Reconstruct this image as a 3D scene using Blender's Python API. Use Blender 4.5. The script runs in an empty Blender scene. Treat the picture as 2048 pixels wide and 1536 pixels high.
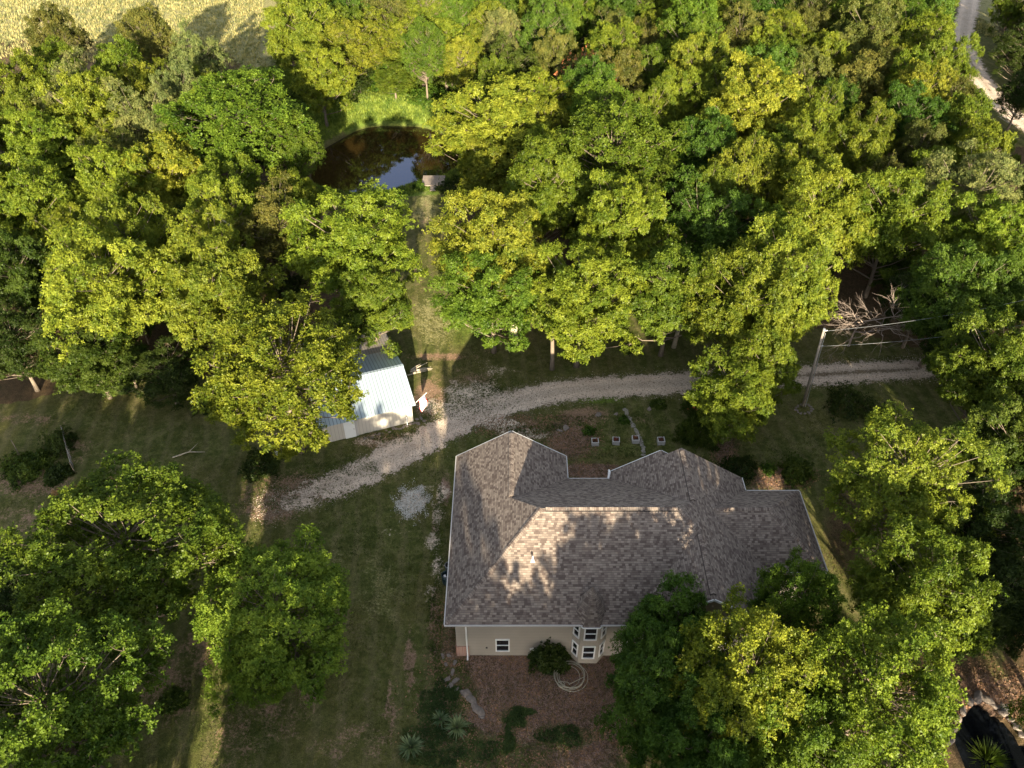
import bpy, math, random
import numpy as np
from mathutils import Vector
PI = math.pi
R_ = math.radians
random.seed(7); RNG = np.random.default_rng(7)
# ------------------------------------------------------------------ camera, sky, sun, exposure
scene = bpy.context.scene
TH = R_(41.7); FPX = 1604.0; CH = 50.0
cam = bpy.data.cameras.new('camera'); cam.sensor_width = 36.0; cam.lens = 36.0*FPX/2048.0
cam.clip_start = 0.5; cam.clip_end = 3000
camo = bpy.data.objects.new('camera', cam); camo.location = (0, 0, CH); camo.rotation_euler = (PI/2-TH, 0, 0)
scene.collection.objects.link(camo); scene.camera = camo
SUN_EL, SUN_AZ = 16.0, 175.0
w = bpy.data.worlds.new('World'); scene.world = w; w.use_nodes = True
nt = w.node_tree; nt.nodes.clear()
sky = nt.nodes.new('ShaderNodeTexSky'); sky.sky_type = 'NISHITA'; sky.sun_disc = False
sky.sun_elevation = R_(SUN_EL); sky.sun_rotation = R_(SUN_AZ); sky.altitude = 300
bg = nt.nodes.new('ShaderNodeBackground'); bg.inputs[1].default_value = 0.095
out = nt.nodes.new('ShaderNodeOutputWorld')
hs = nt.nodes.new('ShaderNodeHueSaturation'); hs.inputs['Saturation'].default_value = .42
nt.links.new(sky.outputs[0], hs.inputs['Color']); nt.links.new(hs.outputs[0], bg.inputs[0]); nt.links.new(bg.outputs[0], out.inputs[0])
sl = bpy.data.lights.new('sun', 'SUN'); sl.energy = 5.0; sl.angle = R_(0.55); sl.color = (1.0, 0.86, 0.62)
so = bpy.data.objects.new('sun', sl); scene.collection.objects.link(so)
az = R_(SUN_AZ); el = R_(SUN_EL)
tosun = Vector((math.sin(az)*math.cos(el), math.cos(az)*math.cos(el), math.sin(el)))
so.rotation_euler = tosun.to_track_quat('Z', 'Y').to_euler(); so.location = tosun*80
vs = scene.view_settings
scene.display_settings.display_device = 'sRGB'
vs.view_transform = 'Standard'; vs.look = 'None'; vs.exposure = 2.05; vs.gamma = 1.0; vs.use_curve_mapping = False
scene.cycles.use_denoising = True
scene.cycles.max_bounces = 6; scene.cycles.diffuse_bounces = 4; scene.cycles.glossy_bounces = 3
scene.cycles.transmission_bounces = 3; scene.cycles.transparent_max_bounces = 8
scene.cycles.caustics_reflective = False; scene.cycles.caustics_refractive = False
# ------------------------------------------------------------------ projection helpers (photo pixel -> place on the land)
CT, ST = math.cos(TH), math.sin(TH)
def at(px, py, z=0.0):
    u = (px-1024)/FPX; v = (py-768)/FPX
    d = (u, CT - v*ST, -ST - v*CT); t = (z-CH)/d[2]
    return (d[0]*t, d[1]*t)
def proj(x, y, z=0.0):
    zc = y*CT + (CH-z)*ST; yc = y*ST - (CH-z)*CT
    return 1024+FPX*x/zc, 768-FPX*yc/zc
def depth(y, z): return y*CT + (CH-z)*ST
# ------------------------------------------------------------------ object helpers
COL = scene.collection
def thing(name, label, cat, loc=(0,0,0), rz=0, group=None):
    o = bpy.data.objects.new(name, None); COL.objects.link(o); o.location = loc; o.rotation_euler = (0,0,rz)
    o.empty_display_size = .2
    o['label'] = label; o['category'] = cat
    if group: o['group'] = group
    return o
def tag(o, label, cat, group=None):
    o['label'] = label; o['category'] = cat
    if group: o['group'] = group
    return o
def mesh_obj(name, verts, faces, mats, parent=None, fmat=None, smooth=False, uvs=None):
    me = bpy.data.meshes.new(name); me.from_pydata([tuple(map(float, v)) for v in verts], [], faces)
    if not isinstance(mats, (list, tuple)): mats = [mats]
    for m in mats: me.materials.append(m)
    if fmat is not None:
        for p, k in zip(me.polygons, fmat): p.material_index = k
    if smooth:
        for p in me.polygons: p.use_smooth = True
    if uvs is not None:
        ul = me.uv_layers.new(name='UVMap'); k = 0
        for p in me.polygons:
            for li in p.loop_indices: ul.data[li].uv = uvs[k]; k += 1
    me.update()
    o = bpy.data.objects.new(name, me); COL.objects.link(o)
    if parent: o.parent = parent
    return o
class MB:
    def __init__(s): s.v = []; s.f = []; s.m = []
    def add(s, vs, fs, m=0):
        b = len(s.v); s.v += [tuple(v) for v in vs]; s.f += [tuple(i+b for i in f) for f in fs]; s.m += [m]*len(fs)
    def box(s, c, d, rz=0, m=0, taper=1.0):
        x, y, z = d[0]/2, d[1]/2, d[2]/2; ca, sa = math.cos(rz), math.sin(rz); vs = []
        for dz in (-z, z):
            k = taper if dz > 0 else 1
            for dx, dy in ((-x,-y),(x,-y),(x,y),(-x,y)):
                dx *= k; dy *= k
                vs.append((c[0]+dx*ca-dy*sa, c[1]+dx*sa+dy*ca, c[2]+dz))
        s.add(vs, [(0,3,2,1),(4,5,6,7),(0,1,5,4),(1,2,6,5),(2,3,7,6),(3,0,4,7)], m)
    def bar(s, a, b, wd, ht, m=0):
        a = Vector(a); b = Vector(b); d = (b-a).normalized(); up = Vector((0,0,1))
        if abs(d.z) > .95: up = Vector((0,1,0))
        sx = d.cross(up).normalized()*wd/2; uz = sx.normalized().cross(d)*ht/2
        vs = [p+q for p in (a,b) for q in (-sx-uz, sx-uz, sx+uz, -sx+uz)]
        s.add(vs, [(0,3,2,1),(4,5,6,7),(0,1,5,4),(1,2,6,5),(2,3,7,6),(3,0,4,7)], m)
    def tube(s, pts, rs, n=7, m=0, cap=True):
        pts = [Vector(p) for p in pts]; base = len(s.v)
        if not isinstance(rs, (list,tuple)): rs = [rs]*len(pts)
        for i, p in enumerate(pts):
            d = (pts[min(i+1,len(pts)-1)]-pts[max(i-1,0)]).normalized()
            up = Vector((0,0,1)) if abs(d.z) < .9 else Vector((1,0,0))
            a = d.cross(up).normalized(); b = d.cross(a)
            for k in range(n):
                t = 2*PI*k/n; s.v.append(tuple(p+(a*math.cos(t)+b*math.sin(t))*rs[i]))
        for i in range(len(pts)-1):
            for k in range(n):
                s.f.append((base+i*n+k, base+i*n+(k+1)%n, base+(i+1)*n+(k+1)%n, base+(i+1)*n+k)); s.m.append(m)
        if cap:
            s.f.append(tuple(base+k for k in range(n))[::-1]); s.m.append(m)
            s.f.append(tuple(base+(len(pts)-1)*n+k for k in range(n))); s.m.append(m)
    def build(s, name, mats, parent=None, smooth=False):
        return mesh_obj(name, s.v, s.f, mats, parent, s.m, smooth)
def fast_mesh(name, V, F, nside, mat, attrs=None, smooth=False):
    me = bpy.data.meshes.new(name); n = len(F)
    me.vertices.add(len(V)); me.vertices.foreach_set('co', np.ascontiguousarray(V, dtype=np.float32).ravel())
    me.loops.add(n*nside); me.loops.foreach_set('vertex_index', np.ascontiguousarray(F, dtype=np.int32).ravel())
    me.polygons.add(n); me.polygons.foreach_set('loop_start', np.arange(0, n*nside, nside, dtype=np.int32))
    if smooth: me.polygons.foreach_set('use_smooth', np.ones(n, dtype=bool))
    me.materials.append(mat)
    for k, (dom, arr) in (attrs or {}).items():
        a = me.attributes.new(k, 'FLOAT', dom); a.data.foreach_set('value', np.ascontiguousarray(arr, dtype=np.float32))
    me.update(calc_edges=True); me.validate()
    return me
def link(name, me, parent=None):
    o = bpy.data.objects.new(name, me); COL.objects.link(o)
    if parent: o.parent = parent
    return o
# ------------------------------------------------------------------ materials
class NT:
    def __init__(s, name):
        s.mat = bpy.data.materials.new(name); s.mat.use_nodes = True; s.t = s.mat.node_tree; s.t.nodes.clear()
        s.out = s.t.nodes.new('ShaderNodeOutputMaterial')
    def n(s, typ, **kw):
        nd = s.t.nodes.new('ShaderNode'+typ)
        for k, v in kw.items():
            if k.startswith('i_'):
                key = k[2:]; key = int(key) if key.isdigit() else key
                s.set(nd.inputs[key], v)
            else: setattr(nd, k, v)
        return nd
    def set(s, sock, v):
        if hasattr(v, 'is_output') or isinstance(v, bpy.types.NodeSocket): s.t.links.new(v, sock)
        else: sock.default_value = v
    def math(s, op, a, b=0.0, c=None, clamp=False):
        nd = s.t.nodes.new('ShaderNodeMath'); nd.operation = op; nd.use_clamp = clamp
        s.set(nd.inputs[0], a); s.set(nd.inputs[1], b)
        if c is not None: s.set(nd.inputs[2], c)
        return nd.outputs[0]
    def mix(s, f, a, b, typ='MIX'):
        nd = s.t.nodes.new('ShaderNodeMix'); nd.data_type = 'RGBA'; nd.blend_type = typ
        s.set(nd.inputs[0], f)
        s.set(nd.inputs[6], a if not isinstance(a, tuple) else (*a[:3], 1)); s.set(nd.inputs[7], b if not isinstance(b, tuple) else (*b[:3], 1))
        return nd.outputs[2]
    def noise(s, vec, scale, detail=3, rough=.6, out=0):
        nd = s.n('TexNoise'); s.t.links.new(vec, nd.inputs['Vector']); nd.inputs['Scale'].default_value = scale
        nd.inputs['Detail'].default_value = detail; nd.inputs['Roughness'].default_value = rough
        return nd.outputs[out]
    def sharp(s, x, lo, hi):
        nd = s.n('MapRange', interpolation_type='SMOOTHSTEP'); s.set(nd.inputs[0], x)
        s.set(nd.inputs[1], lo); s.set(nd.inputs[2], hi); return nd.outputs[0]
    def attr(s, name):
        nd = s.n('Attribute'); nd.attribute_name = name; return nd.outputs['Fac']
    def pos(s): return s.n('NewGeometry').outputs['Position']
    def obj(s): return s.n('TexCoord').outputs['Object']
    def finish(s, color, rough=.8, bump=None, bstr=.3, bdist=.05, spec=.3, metal=0.0, alpha=None):
        p = s.n('BsdfPrincipled'); s.set(p.inputs['Base Color'], color if not isinstance(color, tuple) else (*color[:3], 1))
        s.set(p.inputs['Roughness'], rough); s.set(p.inputs['Specular IOR Level'], spec); s.set(p.inputs['Metallic'], metal)
        if alpha is not None: s.set(p.inputs['Alpha'], alpha)
        if bump is not None:
            b = s.n('Bump'); s.set(b.inputs['Height'], bump); b.inputs['Strength'].default_value = bstr; b.inputs['Distance'].default_value = bdist
            s.t.links.new(b.outputs[0], p.inputs['Normal'])
        s.t.links.new(p.outputs[0], s.out.inputs[0]); return s.mat
def simple(name, col, rough=.7, var=.25, scale=6, spec=.3, metal=0.0, bump=.15):
    t = NT(name); nz = t.noise(t.obj(), scale, 5)
    dark = tuple(c*(1-var) for c in col); lite = tuple(min(1, c*(1+var)) for c in col)
    c = t.mix(nz, dark, lite)
    return t.finish(c, rough, bump=nz, bstr=bump, bdist=.03, spec=spec, metal=metal)
def leaf_material(name, base=None, flower=False):
    t = NT(name); tint = t.attr('tint')
    if base is None:
        oi = t.n('ObjectInfo'); col = oi.outputs['Color']
    else:
        rgb = t.n('RGB'); rgb.outputs[0].default_value = (*base, 1); col = rgb.outputs[0]
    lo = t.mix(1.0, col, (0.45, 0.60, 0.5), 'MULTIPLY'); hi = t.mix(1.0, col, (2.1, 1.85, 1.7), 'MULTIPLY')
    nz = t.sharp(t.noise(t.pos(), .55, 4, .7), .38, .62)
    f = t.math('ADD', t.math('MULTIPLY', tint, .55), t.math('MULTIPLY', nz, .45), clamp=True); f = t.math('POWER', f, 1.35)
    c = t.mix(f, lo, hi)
    d = t.n('BsdfDiffuse'); t.set(d.inputs[0], c)
    tr = t.n('BsdfTranslucent'); t.set(tr.inputs[0], t.mix(1.0, c, (1.2, 1.25, .5), 'MULTIPLY'))
    g = t.n('BsdfGlossy'); g.inputs['Roughness'].default_value = .45; g.inputs[0].default_value = (1, 1, 1, 1)
    m1 = t.n('MixShader'); m1.inputs[0].default_value = .24
    t.t.links.new(d.outputs[0], m1.inputs[1]); t.t.links.new(tr.outputs[0], m1.inputs[2])
    m2 = t.n('MixShader'); m2.inputs[0].default_value = .008
    t.t.links.new(m1.outputs[0], m2.inputs[1]); t.t.links.new(g.outputs[0], m2.inputs[2])
    t.t.links.new(m2.outputs[0], t.out.inputs[0]); return t.mat
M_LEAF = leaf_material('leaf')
M_BARK = simple('bark', (.17, .135, .10), .9, .45, 9, bump=.6)
M_DEAD = simple('dead_wood', (.30, .24, .20), .9, .3, 5)
M_DEADTREE = simple('bleached_twigs', (.27,.215,.18), .9, .3, 5)
M_PALEBARK = simple('pale_bark', (.42, .36, .27), .9, .35, 5)
M_WHITE = simple('white_paint', (.72, .72, .70), .5, .06, 3)
M_TRIM = simple('gutter_paint', (.42,.40,.38), .6, .08, 3)
M_WOOD = simple('weathered_wood', (.27, .22, .18), .85, .4, 7, bump=.5)
M_POLE = simple('pole_wood', (.25, .215, .175), .85, .3, 7)
M_BLACK = simple('black_plastic', (.02, .022, .025), .45, .3, 5)
M_TEAL = simple('dark_teal_plastic', (.03, .055, .065), .4, .3, 5)
M_GREY = simple('grey_plastic', (.22, .23, .24), .5, .2, 5)
M_STONE = simple('stone', (.20, .165, .14), .9, .6, 4.5, bump=.9)
M_PALESTONE = simple('pale_flagstone', (.26, .235, .20), .9, .3, 2.2, bump=.6)
M_CONC = simple('concrete', (.46, .44, .42), .9, .2, 8)
M_SOIL = simple('soil', (.06, .035, .025), .95, .4, 9)
M_HOSE = simple('garden_hose', (.42, .38, .28), .5, .1, 5)
M_GLASS = NT('window_glass').finish((.012, .013, .016), .08, spec=.6)
M_METAL = simple('galvanised_metal', (.4, .4, .4), .4, .2, 4, metal=.6)
# shingles ---------------------------------------------------------
def shingle_mat(name, bw=.21, rh=.145):
    t = NT(name); uv = t.n('TexCoord').outputs['UV']; sp = t.n('SeparateXYZ'); t.t.links.new(uv, sp.inputs[0])
    u, v = sp.outputs[0], sp.outputs[1]
    row = t.math('FLOOR', t.math('DIVIDE', v, rh)); fv = t.math('FRACT', t.math('DIVIDE', v, rh))
    wn = t.n('TexWhiteNoise', noise_dimensions='1D'); t.set(wn.inputs['W'], row)
    uu = t.math('ADD', t.math('DIVIDE', u, bw), t.math('MULTIPLY', wn.outputs[0], 7.3))
    col = t.math('FLOOR', uu); fu = t.math('FRACT', uu)
    cx = t.n('CombineXYZ'); t.set(cx.inputs[0], col); t.set(cx.inputs[1], row)
    w2 = t.n('TexWhiteNoise', noise_dimensions='2D'); t.t.links.new(cx.outputs[0], w2.inputs['Vector'])
    cr = t.n('ValToRGB'); t.t.links.new(w2.outputs[0], cr.inputs[0]); e = cr.color_ramp; e.interpolation = 'CONSTANT'
    pal = [(0, (.095,.072,.062)), (.16, (.130,.102,.087)), (.36, (.165,.133,.112)), (.62, (.195,.160,.134)), (.85, (.23,.190,.16))]
    while len(e.elements) < len(pal): e.elements.new(.5)
    for el_, (p, c) in zip(e.elements, pal): el_.position = p; el_.color = (*c, 1)
    c = cr.outputs[0]
    edge = t.math('MAXIMUM', t.math('LESS_THAN', fv, .17), t.math('MULTIPLY', t.math('LESS_THAN', fu, .07), .5))
    c = t.mix(t.math('MULTIPLY', edge, .62), c, (.05, .042, .04))
    gr = t.noise(t.pos(), 60, 3, .8); c = t.mix(.5, c, t.mix(gr, (.5,.5,.5), (1.5,1.5,1.5)), 'MULTIPLY')
    big = t.noise(t.pos(), .5, 4, .6); c = t.mix(.35, c, t.mix(big, (.7,.7,.72), (1.3,1.28,1.25)), 'MULTIPLY')
    h = t.math('SUBTRACT', fv, t.math('MULTIPLY', w2.outputs[0], .5))
    return t.finish(c, .92, bump=h, bstr=.5, bdist=.02, spec=.2)
M_SHING = shingle_mat('asphalt_shingles')
def siding_mat(name, col, period, axis=2, ribs=False, rough=.6):
    t = NT(name); sp = t.n('SeparateXYZ'); t.t.links.new(t.obj(), sp.inputs[0])
    f = t.math('FRACT', t.math('DIVIDE', sp.outputs[axis], period))
    line = t.math('LESS_THAN', f, .12)
    nz = t.noise(t.obj(), .8, 5); c = t.mix(nz, tuple(k*.86 for k in col), tuple(min(1,k*1.12) for k in col))
    c = t.mix(t.math('MULTIPLY', line, .45), c, tuple(k*.35 for k in col))
    return t.finish(c, rough, bump=f, bstr=.5, bdist=.02)
M_SIDING = siding_mat('beige_lap_siding', (.32, .285, .24), .19)
M_SHEDWALL = siding_mat('tan_ribbed_siding', (.50, .46, .40), .30, 0)
def tin_mat(name, c1, c2, period, rust=0.0, rough=.32, metal=.25):
    t = NT(name); o = t.obj(); sp = t.n('SeparateXYZ'); t.t.links.new(o, sp.inputs[0])
    f = t.math('FRACT', t.math('DIVIDE', sp.outputs[0], period))
    pan = t.math('FLOOR', t.math('DIVIDE', sp.outputs[0], period*3.0)); wn = t.n('TexWhiteNoise', noise_dimensions='1D'); t.set(wn.inputs['W'], pan)
    nz = t.noise(o, 1.3, 6, .7); c = t.mix(nz, c1, c2)
    c = t.mix(.5, c, t.mix(wn.outputs[0], (.75,.75,.75), (1.25,1.25,1.25)), 'MULTIPLY')
    if rust: c = t.mix(t.math('MULTIPLY', t.sharp(t.noise(o, 3, 5, .8), .45, .7), rust), c, (.22,.15,.10))
    c = t.mix(t.math('MULTIPLY', t.math('LESS_THAN', f, .24), .6), c, (.10,.12,.13))
    return t.finish(c, rough, bump=nz, bstr=.05, spec=.4, metal=metal)
M_TINBLUE = tin_mat('pale_blue_tin', (.33,.41,.47), (.45,.53,.59), .30)
M_TINOLD = tin_mat('weathered_tin', (.30,.27,.24), (.44,.40,.36), .25, rust=.5, rough=.6, metal=.1)
t = NT('brick'); br = t.n('TexBrick'); t.t.links.new(t.obj(), br.inputs['Vector'])
br.inputs['Scale'].default_value = 4; br.inputs['Color1'].default_value = (.25,.12,.09,1); br.inputs['Color2'].default_value = (.36,.22,.17,1); br.inputs['Mortar'].default_value = (.4,.37,.33,1)
M_BRICK = t.finish(br.outputs[0], .9)
# gravel / ground --------------------------------------------------
def gravel_color(t):
    p = t.pos(); n1 = t.noise(p, 14, 4, .75); n2 = t.noise(p, .7, 4, .6); n3 = t.noise(p, 5.5, 3, .7)
    c = t.mix(t.sharp(n1, .3, .7), (.46,.36,.285), (.84,.71,.59)); c = t.mix(t.sharp(n2, .4, .75), c, (.54,.43,.34))
    c = t.mix(t.sharp(n3, .57, .66), c, (.10,.075,.05)); return c, n1
def ground_mat():
    t = NT('ground_cover'); p = t.pos()
    n_big = t.noise(p, .12, 5, .6); n_mid = t.noise(p, .8, 6, .7); n_fin = t.noise(p, 6, 5, .75); n_x = t.noise(p, 22, 3, .7)
    g = t.mix(t.sharp(n_mid, .35, .65), (.060,.072,.019), (.110,.120,.036))
    g = t.mix(t.math('MULTIPLY', t.sharp(n_big, .42, .62), .55), g, (.12,.105,.038))
    sx_ = t.n('SeparateXYZ'); t.t.links.new(p, sx_.inputs[0])
    stp = t.math('SINE', t.math('ADD', t.math('MULTIPLY', t.math('ADD', sx_.outputs[0], t.math('MULTIPLY', sx_.outputs[1], .10)), 3.7), t.math('ADD', t.math('MULTIPLY', n_big, 12.0), t.math('MULTIPLY', n_mid, 2.2))))
    g = t.mix(t.math('MULTIPLY', t.sharp(t.math('ADD', stp, t.math('MULTIPLY', n_fin, 1.2)), .7, 1.6), .32), g, (.17,.145,.075))
    patch = t.sharp(t.math('ADD', t.math('MULTIPLY', n_mid, .55), t.math('MULTIPLY', n_fin, .45)), .50, .62)
    g = t.mix(t.math('MULTIPLY', patch, .48), g, (.175,.135,.085))
    def m(name, k=1.0):
        w_ = t.attr(name); s_ = t.math('ADD', t.math('MULTIPLY', n_fin, .6), t.math('MULTIPLY', n_mid, .7))
        return t.sharp(t.math('ADD', w_, t.math('MULTIPLY', t.math('SUBTRACT', s_, .65), 1.6*k)), .35, .65)
    dry = t.mix(t.sharp(n_fin, .3, .7), (.18,.17,.07), (.37,.345,.175)); dry = t.mix(t.sharp(n_mid, .52, .7), dry, (.13,.13,.035))
    lush = t.mix(t.sharp(n_fin, .3, .7), (.07,.12,.018), (.15,.20,.035))
    litter = t.mix(t.sharp(n_x, .3, .7), (.06,.040,.022), (.14,.095,.055)); litter = t.mix(t.math('MULTIPLY', t.sharp(n_mid, .5, .7), .5), litter, (.035,.045,.014))
    dirt = t.mix(t.sharp(n_fin, .3, .7), (.17,.105,.068), (.30,.20,.14))
    mul = t.mix(t.sharp(n_x, .32, .68), (.12,.066,.048), (.33,.225,.175)); mul = t.mix(t.math('MULTIPLY', t.sharp(n_big, .5, .7), .35), mul, (.09,.05,.03))
    gr, _ = gravel_color(t)
    c = t.mix(m('lush', .5), g, lush); c = t.mix(m('dry', .8), c, dry); c = t.mix(m('litter', .6), c, litter)
    c = t.mix(m('dirt'), c, dirt); c = t.mix(m('mulch', .8), c, mul); c = t.mix(m('gravel', 1.3), c, gr)
    c = t.mix(t.attr('mud'), c, (.05,.038,.022))
    c = t.mix(.85, c, t.mix(t.sharp(n_x, .3, .7), (.55,.55,.55), (1.5,1.5,1.45)), 'MULTIPLY'); c = t.mix(.6, c, t.mix(t.sharp(t.noise(p, 2.4, 5, .8), .35, .65), (.65,.68,.65), (1.35,1.3,1.25)), 'MULTIPLY')
    h = t.math('ADD', n_fin, t.math('MULTIPLY', n_x, .6))
    return t.finish(c, .95, bump=h, bstr=.55, bdist=.10, spec=.1)
M_GROUND = ground_mat()
def road_mat():
    t = NT('driveway_gravel'); c, n1 = gravel_color(t)
    p = t.pos(); e = t.attr('edge'); mid = t.attr('mid')
    nn = t.math('ADD', t.math('MULTIPLY', t.noise(p, 5, 4, .75), .6), t.math('MULTIPLY', t.noise(p, 1.1, 3, .6), .6))
    a = t.sharp(t.math('ADD', e, t.math('MULTIPLY', t.math('SUBTRACT', nn, .6), 2.6)), .42, .52)
    strip = t.sharp(t.math('ADD', mid, t.math('MULTIPLY', t.math('SUBTRACT', nn, .6), 2.0)), .45, .6)
    c = t.mix(t.math('MULTIPLY', strip, .8), c, (.13,.095,.05))
    c = t.mix(1.0, c, t.mix(t.attr('track'), (.86,.85,.83), (1.15,1.14,1.12)), 'MULTIPLY')
    return t.finish(c, .95, bump=n1, bstr=.6, bdist=.05, spec=.15, alpha=a)
M_ROAD = road_mat()
t = NT('pond_water'); p_ = t.pos(); nz = t.noise(p_, 1.2, 2, .5); nb = t.noise(p_, .25, 3)
M_WATER = t.finish(t.mix(nb, (.022,.014,.004), (.034,.022,.006)), .03, bump=nz, bstr=.02, bdist=.1, spec=1.0)
for nd in M_WATER.node_tree.nodes:
    if nd.type == 'BSDF_PRINCIPLED': nd.inputs['Specular Tint'].default_value = (.16, .38, 1.0, 1)  # blue of the reflected sky is put into the water's specular tint
M_WATER_DARK = NT('garden_pond_water').finish((.004,.005,.006), .06, spec=.2)
# ------------------------------------------------------------------ GROUND
def interp(a, b, n): return np.linspace(a, b, n, endpoint=False)
xs = np.concatenate([interp(-600,-120,16), interp(-120,-50,50), interp(-50,50,210), interp(50,120,50), np.linspace(120,600,17)])
ys = np.concatenate([interp(-200,0,12), interp(0,14,10), interp(14,70,150), interp(70,130,110), interp(130,220,60), np.linspace(220,900,20)])
X, Y = np.meshgrid(xs, ys); x = X.ravel(); y = Y.ravel()
PX, PY = proj(x, np.maximum(y, -20), 0)
POND_C = (-17.3, 104.2); POND_R = (9.6, 10.6)
def pond_d(x, y):
    a = np.arctan2(y-POND_C[1], x-POND_C[0]); k = 1+.07*np.sin(2*a+.6)+.05*np.sin(3*a+2)+.02*np.sin(7*a)
    return np.sqrt(((x-POND_C[0])/POND_R[0])**2+((y-POND_C[1])/POND_R[1])**2)/k
GP_C = at(1968, 1455); GP_POLY = [at(*q) for q in ((1955,1402),(2010,1440),(2060,1500),(2075,1580),(1960,1600),(1908,1480),(1925,1435))]
def in_poly(x, y, poly):
    x = np.asarray(x, float); y = np.asarray(y, float); ins = np.zeros(x.shape, bool); n = len(poly)
    for i in range(n):
        x0, y0 = poly[i]; x1, y1 = poly[(i+1) % n]
        c = ((y0 > y) != (y1 > y)); xi = (x1-x0)*(y-y0)/((y1-y0) if y1 != y0 else 1e-9)+x0
        ins ^= (c & (x < xi))
    return ins
def height(x, y):
    d = pond_d(x, y); z = .05*np.sin(x*.21)*np.sin(y*.17)
    s = np.clip((1.12-d)/.22, 0, 1); z = z-1.7*s*s*(3-2*s)
    ridge = np.exp(-((y-120.5)/3.2)**2)*np.exp(-((x+17)/17)**4); z = z+1.1*ridge
    return z-1.0*in_poly(x, y, GP_POLY)
z = height(x, y)
def blob(lst):
    wv = np.zeros(len(x))
    for (bx, by, rx, ry, a) in lst:
        d = np.sqrt(((PX-bx)/rx)**2+((PY-by)/ry)**2); wv = np.maximum(wv, a*np.clip(1.5-d, 0, 1))
    wv[y < 5] = 0; return wv
dirt = blob([(600,975,110,35,.62),(540,1010,70,50,.6),(950,775,60,45,.55),(860,800,40,45,.75),(780,880,80,18,.7),(880,715,80,10,.6),
    (1050,850,70,18,.55),(1170,830,60,22,.62),(820,1320,14,80,.62),(870,1240,14,100,.6),(780,1420,14,90,.55),(330,1380,70,90,.5),(400,1300,60,60,.5),
    (470,1480,60,90,.45),(60,960,90,40,.6),(150,900,40,40,.45),(60,1040,90,40,.45),(850,440,18,50,.42),(845,570,16,24,.4),(570,1390,80,140,.42),
    (1540,960,60,30,.5),(1660,720,30,14,.4),(980,700,30,10,.4),(60,840,90,16,.45),(1260,840,60,14,.4),(700,1480,120,50,.4)])
dry = blob([(200,20,420,60,1.1),(60,80,160,40,1.0),(480,110,60,110,.85),(1990,15,40,40,1.0),(870,640,60,70,.55),(850,420,30,50,.5),(790,185,90,9,.75),
    (620,1120,90,60,.4),(760,1180,60,120,.38),(930,1290,30,60,.3),(700,300,600,-1,.0)])
litter = np.zeros(len(x))
for poly in ([(-600,90),(60,80),(440,90),(560,200),(640,330),(700,390),(800,420),(790,640),(680,640),(420,760),(350,720),(60,800),(-600,900)],
             [(900,420),(1000,380),(900,250),(1000,150),(560,130),(540,-400),(1900,-400),(1900,100),(2000,290),(2600,320),(2600,690),(1850,700),(1700,660),(1400,640),(1250,610),(960,640),(890,560)],
             [(1880,700),(2600,690),(2600,1600),(1900,1600),(1850,1400),(2020,1380),(1990,1150),(1950,900)]):
    litter = np.maximum(litter, in_poly(PX, PY, poly)*.95)
litter = np.maximum(litter, blob([(1500,1350,320,130,.8),(1850,1350,150,140,.8),(1690,1050,50,130,.6)]))
lush = blob([(740,200,170,30,1.1),(700,240,120,20,1.1),(850,215,120,40,1.0),(600,200,90,40,.9),(860,330,400,-1,0),(1250,900,80,20,.42),(1200,800,60,10,.6),(920,640,50,70,.55),
    (780,385,110,8,1.0),(640,1150,60,60,.4),(1000,890,40,20,.3)])
mulch = blob([(1080,1420,190,120,.95),(1000,1340,80,60,.95),(1190,1350,90,60,.9),(1140,880,45,40,.85),(1185,943,70,14,1.0),(1560,960,50,16,.9),(1450,900,22,40,.8),(935,1420,60,90,.6),
    (900,1300,26,80,.55),(1130,1500,150,60,.7),(1560,940,90,10,.6),(890,980,14,40,.7),(870,1050,12,60,.55),(1960,1390,120,50,.75)])
green_patch = blob([(1120,1470,60,26,1.0),(1030,1440,30,30,.9),(940,1500,150,40,.8),(900,1390,50,50,.75),(1015,1480,25,40,.7)])
mulch = np.clip(mulch-green_patch*.75, 0, 1)
gravel = blob([(825,1003,26,22,.9),(850,978,24,10,.4),(770,1065,60,10,.3),(900,822,55,24,.62),(950,790,70,30,.7),(860,815,30,30,.5),(1050,868,60,12,.7),
    (1010,850,40,12,.9),(884,985,13,24,.7),(874,1030,14,26,.6),(866,1085,17,30,.6),(876,1130,10,40,.55),(862,1180,16,36,.4),(600,1005,40,18,.55),(980,745,50,25,.35),(760,880,60,12,.5)])
mud = np.clip((1.06-pond_d(x, y))/.06, 0, 1); mud = np.maximum(mud, in_poly(x, y, GP_POLY)*1.0)
nx, ny = len(xs), len(ys); I = np.arange(nx*ny).reshape(ny, nx)
F = np.stack([I[:-1,:-1], I[:-1,1:], I[1:,1:], I[1:,:-1]], -1).reshape(-1, 4)
me = fast_mesh('ground', np.stack([x, y, z], 1), F, 4, M_GROUND, {k: ('POINT', v) for k, v in dict(dirt=dirt, dry=dry, litter=litter, lush=lush, mulch=mulch, gravel=gravel, mud=mud).items()}, True)
g_ = link('ground', me); g_['kind'] = 'structure'
# pond water
def ring_sheet(name, pts, z, mat):
    return mesh_obj(name, [(a, b, z) for a, b in pts], [tuple(range(len(pts)))], mat)
pp = []
for i in range(72):
    a = 2*PI*i/72; k = (1+.07*math.sin(2*a+.6)+.05*math.sin(3*a+2))*1.04
    pp.append((POND_C[0]+POND_R[0]*k*math.cos(a), POND_C[1]+POND_R[1]*k*math.sin(a)))
wo = ring_sheet('pond_water', pp, -.72, M_WATER); wo['kind'] = 'structure'
go = ring_sheet('garden_pond_water', GP_POLY, -.35, M_WATER_DARK); go['kind'] = 'structure'
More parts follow.
